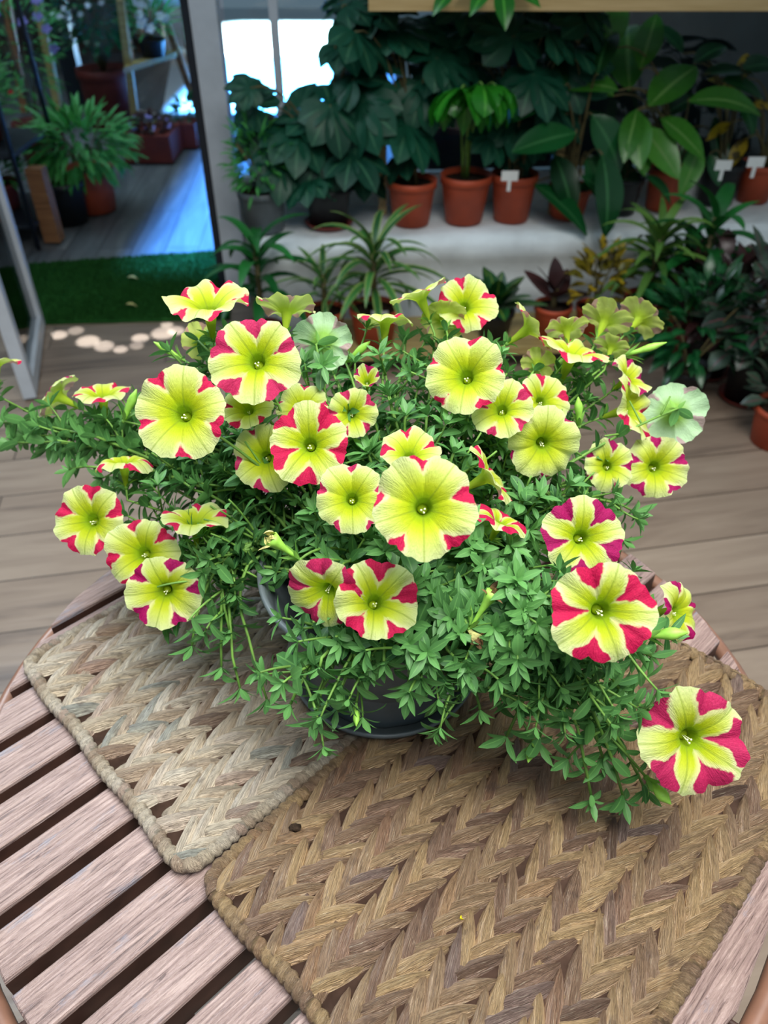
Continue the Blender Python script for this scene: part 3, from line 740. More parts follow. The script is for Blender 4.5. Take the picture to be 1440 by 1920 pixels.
# px, py of the throat, diameter in px, facing (right, up, to the viewer), roll deg, pink strength, colour, extras
FL = [
 (392, 574, 162, (.02, .80, .60), 10, (.75,.55,.62,.6,.5), 'r', dict(wave=.16)),
 (481, 676, 174, (.0, .12, 1), 18, (.5,.75,.65,.55,.6), 'o', dict(seed=4)),
 (343, 776, 182, (.03, .02, 1), 52, (.45,.5,.42,.3,.55), 'r', dict(s0=.52)),
 (538, 583, 118, (.05, 1, -.12), 0, (.5,.5,.6,.4,.5), 'o', dict(wave=.12)),
 (606, 640, 118, (.10, .30, -1), 20, (.5,.3,.5,.3,.6), 'd', {}),
 (466, 768, 104, (-.05, .45, .85), 30, (.5,.5,.4,.5,.4), 'r', dict(wave=.1)),
 (580, 834, 158, (-.02, .06, 1), 55, (.8,.85,.8,.85,.8), 'r', dict(s0=.34)),
 (497, 858, 130, (-.10, -.05, 1), 40, (.5,.3,.5,.5,.3), 'o', dict(s0=.55, dz=.02)),
 (568, 768, 108, (.0, .3, 1), 15, (.2,.4,.2,.4,.2), 'o', dict(s0=.6, dz=.03)),
 (660, 936, 138, (.04, .10, 1), 20, (.35,.4,.45,.35,.4), 'o', dict(s0=.62)),
 (660, 776, 100, (.15, -.05, 1), 35, (.5,.5,.4,.5,.5), 'o', dict(wave=.12)),
 (688, 716, 60, (.0, .4, .8), 10, (.7,.7,.7,.7,.7), 'm', dict(cup=.5, curl=.0)),
 (768, 852, 122, (.05, .62, .75), 25, (.5,.4,.6,.5,.3), 'r', dict(wave=.12)),
 (794, 952, 205, (.0, .04, 1), 18, (.55,.42,.35,.45,.55), 'r', dict(s0=.55, seed=11)),
 (914, 893, 136, (.80, .46, .22), 10, (.6,.6,.5,.6,.5), 'r', dict(curl=.1)),
 (938, 978, 112, (.36, .80, .38), 0, (1,1,1,1,1), 'r', dict(s0=.2, curl=.25)),
 (874, 706, 156, (-.20, .08, 1), 10, (.4,.4,.3,.45,.5), 'r', dict(s0=.62, wave=.12)),
 (941, 768, 122, (-.15, .20, .9), 30, (.5,.4,.5,.4,.5), 'o', dict(wave=.1)),
 (1016, 752, 108, (.25, .20, .85), 20, (.55,.55,.6,.5,.5), 'r', dict(dz=.02)),
 (1018, 832, 142, (.02, -.28, .9), 50, (.3,.25,.4,.3,.0), 'm', dict(s0=.7, curl=.12)),
 (1140, 874, 100, (.0, .1, 1), 0, (.5,.5,.4,.3,.3), 'm', dict(wave=.15)),
 (1228, 876, 122, (-.02, -.02, 1), 15, (.4,.5,.5,.55,.45), 'm', dict(wave=.12)),
 (1090, 1008, 156, (-.02, .10, 1), 50, (.8,.8,.75,.8,.75), 'm', dict(s0=.32)),
 (1128, 1146, 206, (-.03, .02, 1), 36, (.85,.9,.85,.9,.85), 'r', dict(s0=.30, seed=9)),
 (1270, 1148, 128, (.62, .08, .8), 20, (.7,.7,.7,.7,.6), 'm', dict(curl=.25, wave=.14)),
 (1296, 1386, 210, (.04, .03, 1), 2, (.88,.9,.88,.9,.88), 'o', dict(s0=.28, seed=21, D=.083)),
 (170, 976, 142, (-.05, .05, 1), 12, (.6,.65,.6,.65,.6), 'r', dict(s0=.42)),
 (268, 1038, 142, (.0, .08, 1), 40, (.5,.6,.5,.6,.5), 'r', dict(s0=.5)),
 (310, 1108, 146, (.12, -.02, 1), 5, (.5,.6,.6,.55,.5), 'm', dict(s0=.45)),
 (366, 978, 126, (.05, .90, .38), 20, (.4,.5,.4,.5,.4), 'r', dict(wave=.1)),
 (232, 868, 114, (.0, 1, .30), 12, (.6,.6,.6,.6,.6), 'r', dict(curl=.35, wave=.08)),
 (192, 742, 114, (.02, .86, .42), 0, (.6,.6,.7,.6,.6), 'r', dict(wave=.08)),
 (108, 742, 110, (-.80, .46, .12), 0, (.5,.5,.4,.5,.5), 'm', dict(curl=.25)),
 (-8, 683, 92, (.0, 1, .18), 0, (.6,.6,.6,.6,.6), 'r', {}),
 (722, 602, 118, (.04, 1, .10), 10, (.5,.5,.6,.5,.4), 'r', dict(curl=.25, wave=.1)),
 (788, 556, 118, (-.34, .80, .22), 0, (.4,.4,.4,.4,.4), 'r', dict(wave=.08)),
 (872, 574, 118, (.12, .20, 1), 28, (.45,.5,.5,.55,.5), 'r', dict(wave=.12)),
 (832, 596, 90, (-.05, .55, -.50), 0, (.6,.2,.2,.2,.2), 'd', dict(curl=.35, yel=1)),
 (992, 616, 118, (.74, .50, .20), 0, (.6,.5,.5,.6,.5), 'r', dict(wave=.1)),
 (1072, 664, 144, (.26, .84, .42), 20, (.6,.5,.6,.5,.6), 'r', dict(wave=.1)),
 (1062, 618, 86, (.0, .85, -.30), 10, (.6,.6,.6,.6,.6), 'o', {}),
 (1134, 602, 102, (.40, .80, -.28), 0, (.4,.5,.5,.4,.5), 'd', dict(yel=1)),
 (1200, 598, 100, (.62, .62, -.22), 20, (.4,.4,.5,.4,.4), 'd', dict(yel=1)),
 (1146, 652, 70, (.3, .75, -.3), 0, (.4,.4,.4,.4,.4), 'd', dict(yel=1)),
 (1178, 708, 92, (.50, .45, .6), 20, (.7,.6,.5,.7,.5), 'm', dict(wave=.15)),
 (1180, 766, 134, (.66, .20, .55), 10, (.5,.5,.6,.5,.5), 'r', dict(wave=.14)),
 (1262, 774, 126, (.25, .02, -1), 10, (.35,.3,.35,.3,.35), 'd', dict(mint=1)),
 (1008, 684, 66, (.3, .4, -.6), 0, (.5,.5,.5,.5,.5), 'd', dict(yel=1)),
 (612, 1108, 156, (-.28, -.46, .80), 25, (.8,.75,.8,.8,.7), 'o', dict(s0=.34, wave=.08, seed=33)),
 (704, 1128, 164, (.16, .30, .9), 10, (.7,.75,.7,.75,.7), 'r', dict(s0=.4, wave=.14, curl=.1)),
 (374, 640, 74, (-.2, .2, -1), 0, (.4,.3,.4,.3,.4), 'd', dict(yel=1, dz=.05)),
]
PETM = {'r': M['petal_r'], 'm': M['petal_m'], 'o': M['petal_o'], 'd': M['petal_d']}
ANCH = [(392,574,.66),(481,676,.62),(343,776,.59),(580,834,.60),(794,952,.50),(1128,1146,.52),(1296,1386,.58),(170,976,.70),(303,1115,.66),
 (872,574,.74),(874,706,.67),(1018,832,.67),(1228,876,.74),(1262,774,.78),(1090,1008,.61),(1204,598,.84),(1072,664,.76),(108,742,.84),(-8,683,.86),
 (612,1108,.55),(704,1128,.54),(722,602,.72),(606,640,.70),(192,742,.78),(366,978,.66),(232,866,.72),(941,768,.66),(1184,766,.74),(660,936,.56),(768,852,.58),(660,776,.65),(497,858,.62),(1270,1148,.64)]
def domedepth(px, py):
    s_ = w_ = 0
    for (fx, fy, fd) in ANCH:
        ww = 1/((fx-px)**2+(fy-py)**2+300)**1.6; s_ += ww*fd; w_ += ww
    return s_/w_
flower_pts = []; flower_base = []; obstacles = []
for i, (px, py, dpx, nrm, roll, stg, colr, ex) in enumerate(FL):
    D = ex.get('D', .071); depth = FPX*D/dpx
    # partial flowers behind others are smaller blooms, keep them within the plant
    ref = domedepth(px, py)
    depth = min(max(depth, ref-.015), ref+.015) + ex.get('dz', 0)
    Rd = dpx*depth/FPX/2
    P0 = PD(px, py, depth); n = camdir(*nrm)
    seed = ex.get('seed', i+100); R = random.Random(seed)
    s0 = ex.get('s0', .44)-.04; starts = [min(.85, s0+R.uniform(-.06, .12)+(0 if s > .45 else .08)) for s in stg]
    b = corolla(Rd, seed, stg, starts, ex.get('curl', .06+R.uniform(-.03, .06)), ex.get('wave', .09)*1.35, 0, ex.get('cup', 0))
    mt = PETM[colr if not ex.get('yel') else 'o']
    fo = b.build('flower', mt)
    F3 = frame_from(n, math.radians(roll)).to_4x4(); TM = Matrix.Translation(P0+n*Rd*.22)@F3
    fo.parent = plant; fo.matrix_basis = Matrix.Translation(-Vector(plant.location))@TM
    kids = []
    c = MB(); R2 = random.Random(i)
    for k in range(5):
        a = 2*PI*k/5+.3; e = Vector((math.cos(a), math.sin(a), 0))
        c.leaf(e*.05*Rd+Vector((0, 0, -1.04*Rd)), e*.55+Vector((0, 0, .9)), -e, Rd*.42, Rd*.12, 5, .3, .8, lv=R2.random())
    c.blob((0, 0, -1.04*Rd), .075*Rd, .075*Rd, .09*Rd, 8, 5, lv=.4)
    kids.append(c.build('calyx', M['calyx']))
    c = MB()
    for k in range(3):
        a = k*2.1+.5; e = Vector((math.cos(a), math.sin(a), 0))*.040*Rd+F3.to_3x3().inverted() @ camdir(0, -1, 0)*.05*Rd
        c.blob(e+Vector((0, 0, -.30*Rd)), .022*Rd, .022*Rd, .018*Rd, 7, 5)
        c.tube([Vector((0, 0, -.8*Rd)), e+Vector((0, 0, -.31*Rd))], .007*Rd, 4)
    kids.append(c.build('stamens', M['anther']))
    sub(fo, *kids)
    flower_pts.append((px, py, depth, dpx)); base = TM @ Vector((0, 0, -1.08*Rd)); flower_base.append((base, n)); obstacles.append((P0, Rd, n))

# --- leafy stems
CR = IC+Vector((0, 0, .118))
def idw(px, py):
    s = w_ = 0
    for (fx, fy, fd, _) in flower_pts:
        d2 = (fx-px)**2+(fy-py)**2+400; ww = 1/d2**1.3; s += ww*fd; w_ += ww
    return s/w_
def clear_of_blooms(p):
    for (P0, Rd, n) in obstacles:
        v = p-P0; al = v.dot(n)
        if -.004 < al < .16 and (v-n*al).length < Rd*1.08: return False
    return True
def leafy(b_st, b_lf, pts, r0, r1, rnd, dens=1.0, size=1.0, start=.25, tip=True, bright=0.0):
    n = len(pts)-1
    b_st.tube(pts, [r0+(r1-r0)*i/n for i in range(n+1)], 6)
    L = sum((pts[i+1]-pts[i]).length for i in range(n))
    m = max(3, int(L*(1-start)/.0085*dens)); ang = rnd.random()*6
    for k in range(m):
        t_ = start+(1-start)*(k+.5)/m; x = t_*n; i = min(int(x), n-1); p = pts[i].lerp(pts[i+1], x-i)
        tg = (pts[i+1]-pts[i]).normalized(); ang += 2.4+rnd.uniform(-.3, .3)
        o1 = tg.orthogonal().normalized(); o2 = tg.cross(o1)
        e = o1*math.cos(ang)+o2*math.sin(ang)
        d = (e*rnd.uniform(.7, 1.1)+tg*rnd.uniform(.25, .8)+Vector((0, 0, rnd.uniform(-.05, .3))))
        Ls = size*rnd.uniform(.014, .025)*(1.15-.3*t_)
        if not clear_of_blooms(p+d.normalized()*Ls*.6): continue
        b_lf.leaf(p, d, tg+Vector((0, 0, .4)), Ls, Ls*rnd.uniform(.34, .50), 6, .2, rnd.uniform(.2, 1.0), .56, power=.6, lv=min(1, max(0, rnd.uniform(.05, .6)+.3*t_*t_+bright)))
    if tip and clear_of_blooms(pts[-1]):
        p = pts[-1]; tg = (pts[-1]-pts[-2]).normalized(); o1 = tg.orthogonal().normalized(); o2 = tg.cross(o1)
        for k in range(7):
            a = k*2.4+rnd.random(); e = o1*math.cos(a)+o2*math.sin(a); f = .5+k*.09
            Ls = size*.017*(1.25-k*.10)
            b_lf.leaf(p, e*(1-.09*k)+tg*f, tg, Ls, Ls*.33, 4, .3, .3, .5, lv=min(1, .55+.06*k+bright))
def branchy(b_st, b_lf, a, c_, e, rnd, size=1.0, r0=.0019, nside=3, bright=0, start=.2, dens=1.0, seg=12, tip=True):
    pts = bez(a, c_, e, seg)
    for q in range(1, len(pts)-1): pts[q] += Vector((rnd.uniform(-1, 1), rnd.uniform(-1, 1), rnd.uniform(-1, 1)))*.0016
    leafy(b_st, b_lf, pts, r0, r0*.6, rnd, dens, size, start, tip, bright)
    L = (e-a).length
    for k in range(nside):
        t_ = rnd.uniform(.35, .9); i = int(t_*(len(pts)-1)); p = pts[i]; tg = (pts[i+1]-pts[i]).normalized()
        s_ = tg.cross(Vector((rnd.uniform(-1, 1), rnd.uniform(-1, 1), rnd.uniform(-.2, 1)))).normalized()
        ln = rnd.uniform(.025, .055); q = p+(tg*.7+s_*.8+Vector((0, 0, .25))).normalized()*ln
        leafy(b_st, b_lf, bez(p, p.lerp(q, .5)+s_*.006, q, 5), r0*.6, r0*.4, rnd, dens, size*.9, .15, True, bright)
# one stem per bloom
SR = random.Random(77)
def lift(P_, zmin=TZ+.03): 
    if P_.z < zmin: P_.z = zmin
    return P_
for i, (base, n) in enumerate(flower_base):
    a = SR.uniform(0, 2*PI); r = SR.uniform(.01, .055)
    st = CR+Vector((r*math.cos(a), r*math.sin(a), 0)); hd = base-st; hd.z = 0
    if hd.length > .01: st = CR+hd.normalized()*.045+Vector((SR.uniform(-.02, .02), SR.uniform(-.02, .02), 0))
    ctrl = st.lerp(base, .5)-n*.03+Vector((0, 0, .035)); end = base-n*.0
    bs, bl = MB(), MB()
    pts = bez(st, ctrl, end-n*.012, 12)+[end]
    leafy(bs, bl, pts, .0018, .0010, SR, 1.15, 1.05, .18, False)
    for k in range(5):
        ii = SR.randint(3, 11); p = pts[ii]; q = p+Vector((SR.uniform(-1, 1), SR.uniform(-1, 1), SR.uniform(-.1, .8))).normalized()*SR.uniform(.02, .04)
        leafy(bs, bl, bez(p, p.lerp(q, .5), q, 4), .0011, .0008, SR, 1, .9, .1)
    so = bs.build('flower_stem', M['stem']); attach(plant, so); lo_ = bl.build('leaves', M['leaf']); sub(so, lo_)
# foliage stems: tips inside the outline of the leafy mass
TIPS = [ # px, py, route: None over the dome, or a pixel + depth the trailing stem passes
 (8,792,0),(45,815,0),(92,838,0),(130,800,0),(175,835,0),(130,880,0),(215,800,0),(260,905,0),(300,890,0),(255,835,0),
 (345,905,0),(395,925,0),(420,880,0),(400,690,0),(320,660,0),(355,640,0),(450,960,0),(440,1000,0),(70,800,0),(20,830,0),
 (480,930,0),(640,1040,0),(700,1020,0),(610,690,0),(560,690,0),(640,640,0),(590,960,0),
 (690,850,0),(760,780,0),(720,690,0),(760,640,0),(830,690,0),(800,780,0),(850,850,0),(900,830,0),(740,740,0),
 (950,700,0),(920,650,0),(1060,740,0),(1080,860,0),(960,930,0),(1000,950,0),(1060,930,0),(1090,940,0),(1150,940,0),(1190,960,0),
 (900,1010,0),(960,1060,0),(880,1080,0),(1010,1110,0),(940,1150,0),(820,1130,0),(860,1190,0),(990,1190,0),(1000,1260,0),
 (430,1110,1),(360,1210,1),(430,1180,1),(415,1250,1),(450,1290,1),(545,1320,2),(590,1350,2),(500,1310,1),
 (600,1250,2),(660,1250,2),(720,1240,2),(780,1240,2),(640,1290,2),(830,1270,2),(880,1280,2),(900,1330,2),(950,1300,2),(1010,1320,3),(1010,1390,3),(1060,1300,3),
 (1110,1330,3),(1160,1290,3),(1180,1220,3),(1220,1230,3),(1250,1190,3),(1110,1500,3),(1170,1500,3),(1130,1420,3),(1210,1480,3),(1160,1380,3),(950,1380,3),
 (1000,1000,0),(1020,800,0),(700,960,0),(390,1050,0),(850,1230,2),(920,1220,2)]
VIA = {1: (415, 1000, .68), 2: (740, 1130, .575), 3: (1000, 1120, .56)}
SR = random.Random(31)
for i, (px, py, rt_) in enumerate(TIPS[:98]):
    d = min(max(domedepth(px, py)+.055+SR.uniform(0, .025), .55), .86)
    if rt_ == 1: d = .675
    if rt_ == 2: d = .575+.03*max(0, (py-1240)/130)
    if rt_ == 3: d = .60+.02*max(0, (py-1240)/200)
    tipP = lift(PD(px, py, d), TZ+.026)
    hd = Vector((tipP.x-CR.x, tipP.y-CR.y, 0)); dist = hd.length
    st = CR+(hd.normalized()*min(.05, dist*.5) if dist > .001 else Vector((0, 0, 0)))+Vector((SR.uniform(-.02, .02), SR.uniform(-.02, .02), 0))
    if rt_:
        vx, vy, vd = VIA[rt_]; via = PD(vx+SR.uniform(-30, 30), vy+SR.uniform(-20, 20), vd)
        if rt_ == 1: st = CR+Vector((-.05, .01, 0))
        ctrl = via*1.5-(st+tipP)*.25 if rt_ != 2 else Vector((st.x*.4+tipP.x*.6, st.y*.4+tipP.y*.6, st.z+.06))
    else:
        ctrl = st.lerp(tipP, .5)+Vector((0, 0, .02+.06*min(1, dist*4) if tipP.z < st.z+.06 else .015))
    bs, bl = MB(), MB()
    branchy(bs, bl, st, ctrl, tipP, SR, SR.uniform(.95, 1.25), .0020, 5, SR.uniform(-.14, .15), .15 if rt_ != 1 else .25, 1.0)
    so = bs.build('leafy_stem', M['stem']); attach(plant, so); sub(so, bl.build('leaves', M['leaf']))
# --- buds and spent blooms
def bud(px, py, qx, qy, d, rad, label=None, mat='bud', name='bud', opened=0):
    a, c_ = PD(px, py, d+.012), PD(qx, qy, d)
    ax = (c_-a); L = ax.length; ax.normalize(); b = MB()
    rs = [.25, .45, .55, .65, .85, 1.0, .9, .5, .12] if not opened else [.2, .3, .4, .5, .65, .9, 1.25, 1.5]
    n = len(rs); pts = [a+ax*L*k/(n-1) for k in range(n)]
    b.tube(pts, [r*rad for r in rs], 10, lv=.5)
    o = b.build(name, M[mat]); attach(plant, o)
    if label: o['label'] = label
    c2 = MB(); o1 = ax.orthogonal().normalized(); o2 = ax.cross(o1)
    for k in range(5):
        an = 2*PI*k/5; e = o1*math.cos(an)+o2*math.sin(an)
        c2.leaf(a+e*rad*.3, ax+e*.35, -e, L*.55, rad*.9, 5, .3, .5, lv=.6)
    c2.blob(a, rad*.5, rad*.5, rad*.5, 8, 5, lv=.4)
    sub(o, c2.build('calyx', M['calyx']))
    s = MB(); st = CR.lerp(a, .45)+Vector((0, 0, .02)); s.tube(bez(st, st.lerp(a, .6)+Vector((0, 0, .02)), a, 8), .0011, 6)
    so = s.build('stem', M['stem']); sub(o, so)
    if opened:
        w2 = MB(); RR = random.Random(int(px))
        for k in range(7):
            an = 2*PI*k/7; e = o1*math.cos(an)+o2*math.sin(an)
            w2.leaf(c_-ax*.003+e*rad*.9, ax*.8+e*RR.uniform(-.5, .7), e, rad*RR.uniform(2, 3.2), rad*RR.uniform(.8, 1.4), 5, .6, RR.uniform(-1.5, 2), lv=RR.random())
        sub(o, w2.build('shrivelled_petals', M['withered'] if opened == 1 else M['dead']))
bud(345, 676, 288, 641, .76, .0038)
bud(232, 790, 256, 730, .75, .0044, 'pale green bud about to open')
bud(600, 648, 568, 668, .74, .004)
bud(648, 680, 694, 640, .74, .0040)
bud(1165, 668, 1250, 642, .80, .0040, 'long green bud pointing right')
bud(1086, 800, 1084, 744, .74, .0042)
bud(1205, 1192, 1290, 1186, .58, .0050)
bud(1212, 1458, 1258, 1508, .585, .0050, 'bright green bud nearest the front')
bud(668, 1320, 668, 1362, .585, .0026)
bud(1086, 640, 1040, 690, .80, .003)
bud(562, 1050, 508, 1010, .58, .0042, 'shrivelled yellow flower', 'bud', 'spent_flower', 1)
bud(880, 1180, 925, 1110, .555, .0036, 'spent flower with dry brown tip', 'bud', 'spent_flower', 2)
bud(870, 1170, 895, 1200, .56, .0032, 'dried brown flower', 'withered', 'spent_flower', 2)
bud(1000, 1390, 990, 1430, .60, .003)

# ------------------------------------------------------------------ potted plants behind
def pot_mesh(c, rt, rb, h, mat, saucer=None, soil=True, n=36):
    T = Matrix.Translation(c); b = MB()
    b.lathe([(0, .003), (rb, .003), (rt*.93, h*.82), (rt*.94, h*.83), (rt, h*.835), (rt*1.01, h), (rt*.95, h), (rt*.90, h*.86), (0, h*.86)], n, M=T)
    obs = [b.build('pot', mat)]
    b = MB(); b.lathe([(0, h*.90), (rt*.5, h*.895), (rt*.925, h*.88)], n, M=T); obs.append(b.build('soil', M['soil']))
    if saucer:
        b = MB(); b.lathe([(0, 0), (rb*1.05, 0), (rb*1.35, .018), (rb*1.3, .02), (rb*1.0, .0028), (0, .0028)], n, M=T); obs.append(b.build('saucer', saucer))
    return obs
def potted(name, label, cat, base, rt, rb, h, potm, build, saucer=None, group=None, tagpx=None):
    base = Vector(base); root = thing(name, label, cat, base, group)
    attach(root, *pot_mesh(base, rt, rb, h, potm, saucer))
    top = base+Vector((0, 0, h*.9))
    if build: attach(root, *build(top, base))
    if tagpx:
        b = MB(); q = Vector(tagpx); b.box((q.x-.028, q.y, q.z-.016), (q.x+.028, q.y+.002, q.z+.016)); b.box((q.x-.006, q.y, q.z-.05), (q.x+.006, q.y+.002, q.z-.016))
        o = b.build('plant_tag', M['white'], smooth=False); attach(root, o)
    return root
def petiole_leaves(leaves, lm, kind, seed, stm=None, Y=None):
    """leaves: list of (px, py, size_m, dir(right, up, toward), droop) all standing at depth plane Y"""
    def f(top, base):
        R = random.Random(seed); s, l = MB(), MB(); lst = [(a, b_, c_, d_, 0) for (a, b_, c_, d_) in leaves]
        if kind == 'palmate' and len(leaves) > 6: lst += [(a+R.uniform(-28, 28), b_+R.uniform(-28, 28), c_*.8, d_, .10) for (a, b_, c_, d_) in leaves]
        for (px, py, sz, dr, bk) in lst:
            p = PY(px, py, base.y+(Y or 0)+R.uniform(-.08, .08)+bk); 
            st = top+Vector((R.uniform(-.02, .02), R.uniform(-.02, .02), 0))
            ctrl = Vector((st.x*.6+p.x*.4, st.y*.6+p.y*.4, max(st.z, p.z)*.8+.2*p.z+.04))
            s.tube(bez(st, ctrl, p, 8), [.004]*5+[.003]*4, 5)
            d = camdir(*dr); lv = R.random()
            if kind == 'palmate':
                n = R.choice((7, 8, 9)); up = camdir(R.uniform(-.6, .6), R.uniform(0, .9), 1) if lm != 'green_bright' else camdir(R.uniform(-.3, .3), 1.2, .8); sz = sz*R.uniform(.82, 1.02)
                a0 = math.atan2(dr[1], dr[0]); x = up.cross(Vector((0, 0, 1))).normalized(); y = x.cross(up).normalized()
                x = -x if x.x < 0 else x
                for k in range(n):
                    t_ = (k-(n-1)/2)/((n-1)/2); a = a0+t_*2.25; e = x*math.cos(a)+y*math.sin(a)
                    l.leaf(p, e, up, sz*(1-.36*abs(t_)), sz*(.50 if sz < .215 or lm != 'green_bright' else .30), 6, .12, .65 if lm != 'green_bright' else 1.5, .60, power=.85, lv=lv*.6+R.uniform(0, .3), wav=.03)
            else:
                up = camdir(R.uniform(-.35, .35), R.uniform(.2, .6), .8)
                l.leaf(p, d, up, sz*1.12, sz*R.uniform(.44, .58) if kind == 'oval' else sz*.62, 9, .22, R.uniform(.3, .9), .42, lv=lv, power=.75, wav=.012)
        return [s.build('stems', M[stm or 'twig']), l.build('foliage', M[lm])]
    return f
def strap(lm, n, L, W, seed, droop=1.5, stalk=.0, spread=1.0, fold=.35, band=None, up=.75):
    def f(top, base):
        R = random.Random(seed); l, s = MB(), MB()
        s.tube([top-Vector((0, 0, .01)), top+Vector((0, 0, stalk+.01))], [.011, .008], 7)
        for k in range(n):
            t_ = k/n; a = k*2.4; e = Vector((math.cos(a), math.sin(a), 0))
            h = stalk*(.35+.65*t_) if stalk > 0 else 0
            d = e*(1.15-t_*.9)*spread+Vector((0, 0, up*(.35+1.2*t_)))
            LL = L*R.uniform(.75, 1.1)*(1.05-.25*t_)
            l.leaf(top+Vector((0, 0, h)), d, Vector((0, 0, 1)), LL, W*R.uniform(.8, 1.1), 9, fold, droop*R.uniform(.6, 1.2), .35, lv=R.random(), power=.7)
        return [s.build('stems', M['twig']), l.build('foliage', M[lm])]
    return f
def bushy(lm, n, rx, rz, L, W, seed, cz=.0, flowers=None, upw=.5, ry=None):
    def f(top, base):
        R = random.Random(seed); l, s = MB(), MB(); ry_ = ry or rx; fl = MB()
        c = top+Vector((0, 0, cz or rz*.8))
        for k in range(max(6, n//25)):
            a = R.uniform(0, 6.3); q = c+Vector((math.cos(a)*rx*.7, math.sin(a)*ry_*.7, R.uniform(-.2, .8)*rz)); s.tube(bez(top, top.lerp(q, .5)+Vector((0, 0, .04)), q, 5), .003, 5)
        for k in range(n):
            u, a = R.uniform(-.7, 1), R.uniform(0, 2*PI); rr_ = math.sqrt(max(0, 1-u*u)); rad = R.uniform(.35, 1)**.6
            e = Vector((rr_*math.cos(a), rr_*math.sin(a), u)); p = c+Vector((e.x*rx*rad, e.y*ry_*rad, e.z*rz*rad))
            l.leaf(p, e+Vector((0, 0, upw)), Vector((R.uniform(-.3, .3), R.uniform(-.5, .1), 1)), L*R.uniform(.6, 1.2), W*R.uniform(.7, 1.2), 4, .2, R.uniform(.3, 1.3), .45, lv=R.random())
        out = [s.build('stems', M['twig']), l.build('foliage', M[lm])]
        if flowers:
            fm, nf, fr = flowers
            for k in range(nf):
                u, a = R.uniform(-.2, 1), R.uniform(0, 2*PI); rr_ = math.sqrt(max(0, 1-u*u)); p = c+Vector((rr_*math.cos(a)*rx, -abs(rr_*math.sin(a))*ry_, u*rz*1.05))
                for m in range(5):
                    b_ = 2*PI*m/5; e = camdir(math.cos(b_), math.sin(b_), .3); fl.leaf(p, e, camdir(0, 0, 1), fr, fr*.8, 3, .1, .4, .6, lv=.5)
            out.append(fl.build('blossoms', M[fm]))
        return out
    return f

LB = LZ+.006    # ledge top
def ledge_base(px, py, r):
    q = PG(px, py, LB); q.y = min(q.y+r*.9, bwy(q.x)-r-.012); q.y = max(q.y, lfy(q.x)+r+.006); return Vector((q.x, q.y, LB))
RP = random.Random(9)
# upper row on the ledge
potted('potted_fatsia', 'tall dark-leaved lobed plant in the terracotta pot left of the centre pot', 'plant', ledge_base(772, 432, .085), .088, .064, .155, M['terra'],
       petiole_leaves([(665,60,.18,(.1,-.2,0)),(700,110,.21,(-.3,.2,0)),(740,50,.2,(.3,.3,0)),(680,190,.2,(0,-1,0)),(760,230,.20,(.1,-1,.1)),(660,150,.18,(-.5,.2,0)),(765,285,.17,(0,-1,.3)),(820,110,.2,(.8,.2,0)),(700,20,.19,(0,1,0)),(790,160,.20,(.6,-.6,.1))], 'green_dark', 'palmate', 1))
potted('potted_fatsia', 'dark lobed-leaf plant in a black pot behind the doorway post side of the ledge', 'plant', ledge_base(615, 436, .085), .085, .066, .14, M['black_pot'],
       petiole_leaves([(480,200,.16,(-.9,.2,0)),(585,225,.17,(-.3,.8,0)),(560,240,.2,(-.4,-.8,.1)),(500,250,.17,(-.8,-.5,0)),(620,200,.21,(.4,-.4,0)),(600,280,.2,(.2,-1,.1)),(530,300,.17,(-.4,-1,.2)),(660,290,.18,(.5,-.9,.2)),(650,80,.17,(0,.9,0)),(650,10,.18,(.2,.9,0)),(580,335,.14,(-.2,-1,.2)),(470,165,.10,(-.9,.4,0))], 'green_dark', 'palmate', 2),
       saucer=M['terra_dark'])
potted('potted_philodendron', 'bright green drooping-leaf plant in the terracotta pot at the middle of the ledge', 'plant', ledge_base(872, 428, .088), .092, .066, .165, M['terra'],
       petiole_leaves([(866,165,.23,(-.1,-1,.2)),(905,160,.22,(.15,-1,.2)),(882,170,.16,(.1,-1,.2)),(930,160,.14,(.5,-.8,.2)),(845,170,.15,(-.5,-.8,.2))], 'green_bright', 'palmate', 3, 'stem', -.14))
potted('potted_fatsia', 'dark lobed-leaf plant in the terracotta pot with a white tag', 'plant', ledge_base(962, 424, .082), .084, .062, .165, M['terra'],
       petiole_leaves([(900,40,.2,(-.3,.5,0)),(960,70,.2,(.1,.6,0)),(1030,60,.2,(.6,.3,0)),(940,130,.2,(-.4,-.3,0)),(1000,140,.2,(.3,-.5,0)),(960,215,.17,(0,-1,.1)),(1040,200,.18,(.5,-.8,.1)),(985,265,.15,(-.2,-1,.2)),(850,70,.19,(-.6,.1,0)),(1060,130,.18,(.8,0,0)),(920,255,.14,(-.4,-1,.1)),(980,15,.18,(0,1,0)),(1080,90,.19,(.6,.4,0)),(1010,230,.16,(.2,-1,.1)),(880,120,.17,(-.5,-.4,0)),(1100,40,.18,(.5,.8,0))], 'green_dark', 'palmate', 4), tagpx=PY(956, 330, 2.72))
potted('potted_philodendron', 'large glossy oval-leaved plant in the low terracotta pot right of the tagged pot', 'plant', ledge_base(1068, 418, .078), .08, .06, .11, M['terra'],
       petiole_leaves([(1000,345,.24,(.7,-.5,.3)),(1040,290,.20,(.3,-.8,.2)),(1080,250,.2,(-.8,-.2,.2)),(1110,215,.2,(.4,-.5,0)),(1090,330,.18,(.9,-.5,.2)),(1060,215,.17,(-.5,.2,.2)),(1130,290,.24,(.2,-1,.1)),(1060,160,.16,(-.3,.9,0)),(1120,140,.2,(.2,1,0)),(1070,110,.2,(-.5,.7,0)),(1100,290,.2,(.5,-.8,.1)),(1040,180,.17,(-.7,-.3,.1))], 'green_deep', 'oval', 5, None, -.10))
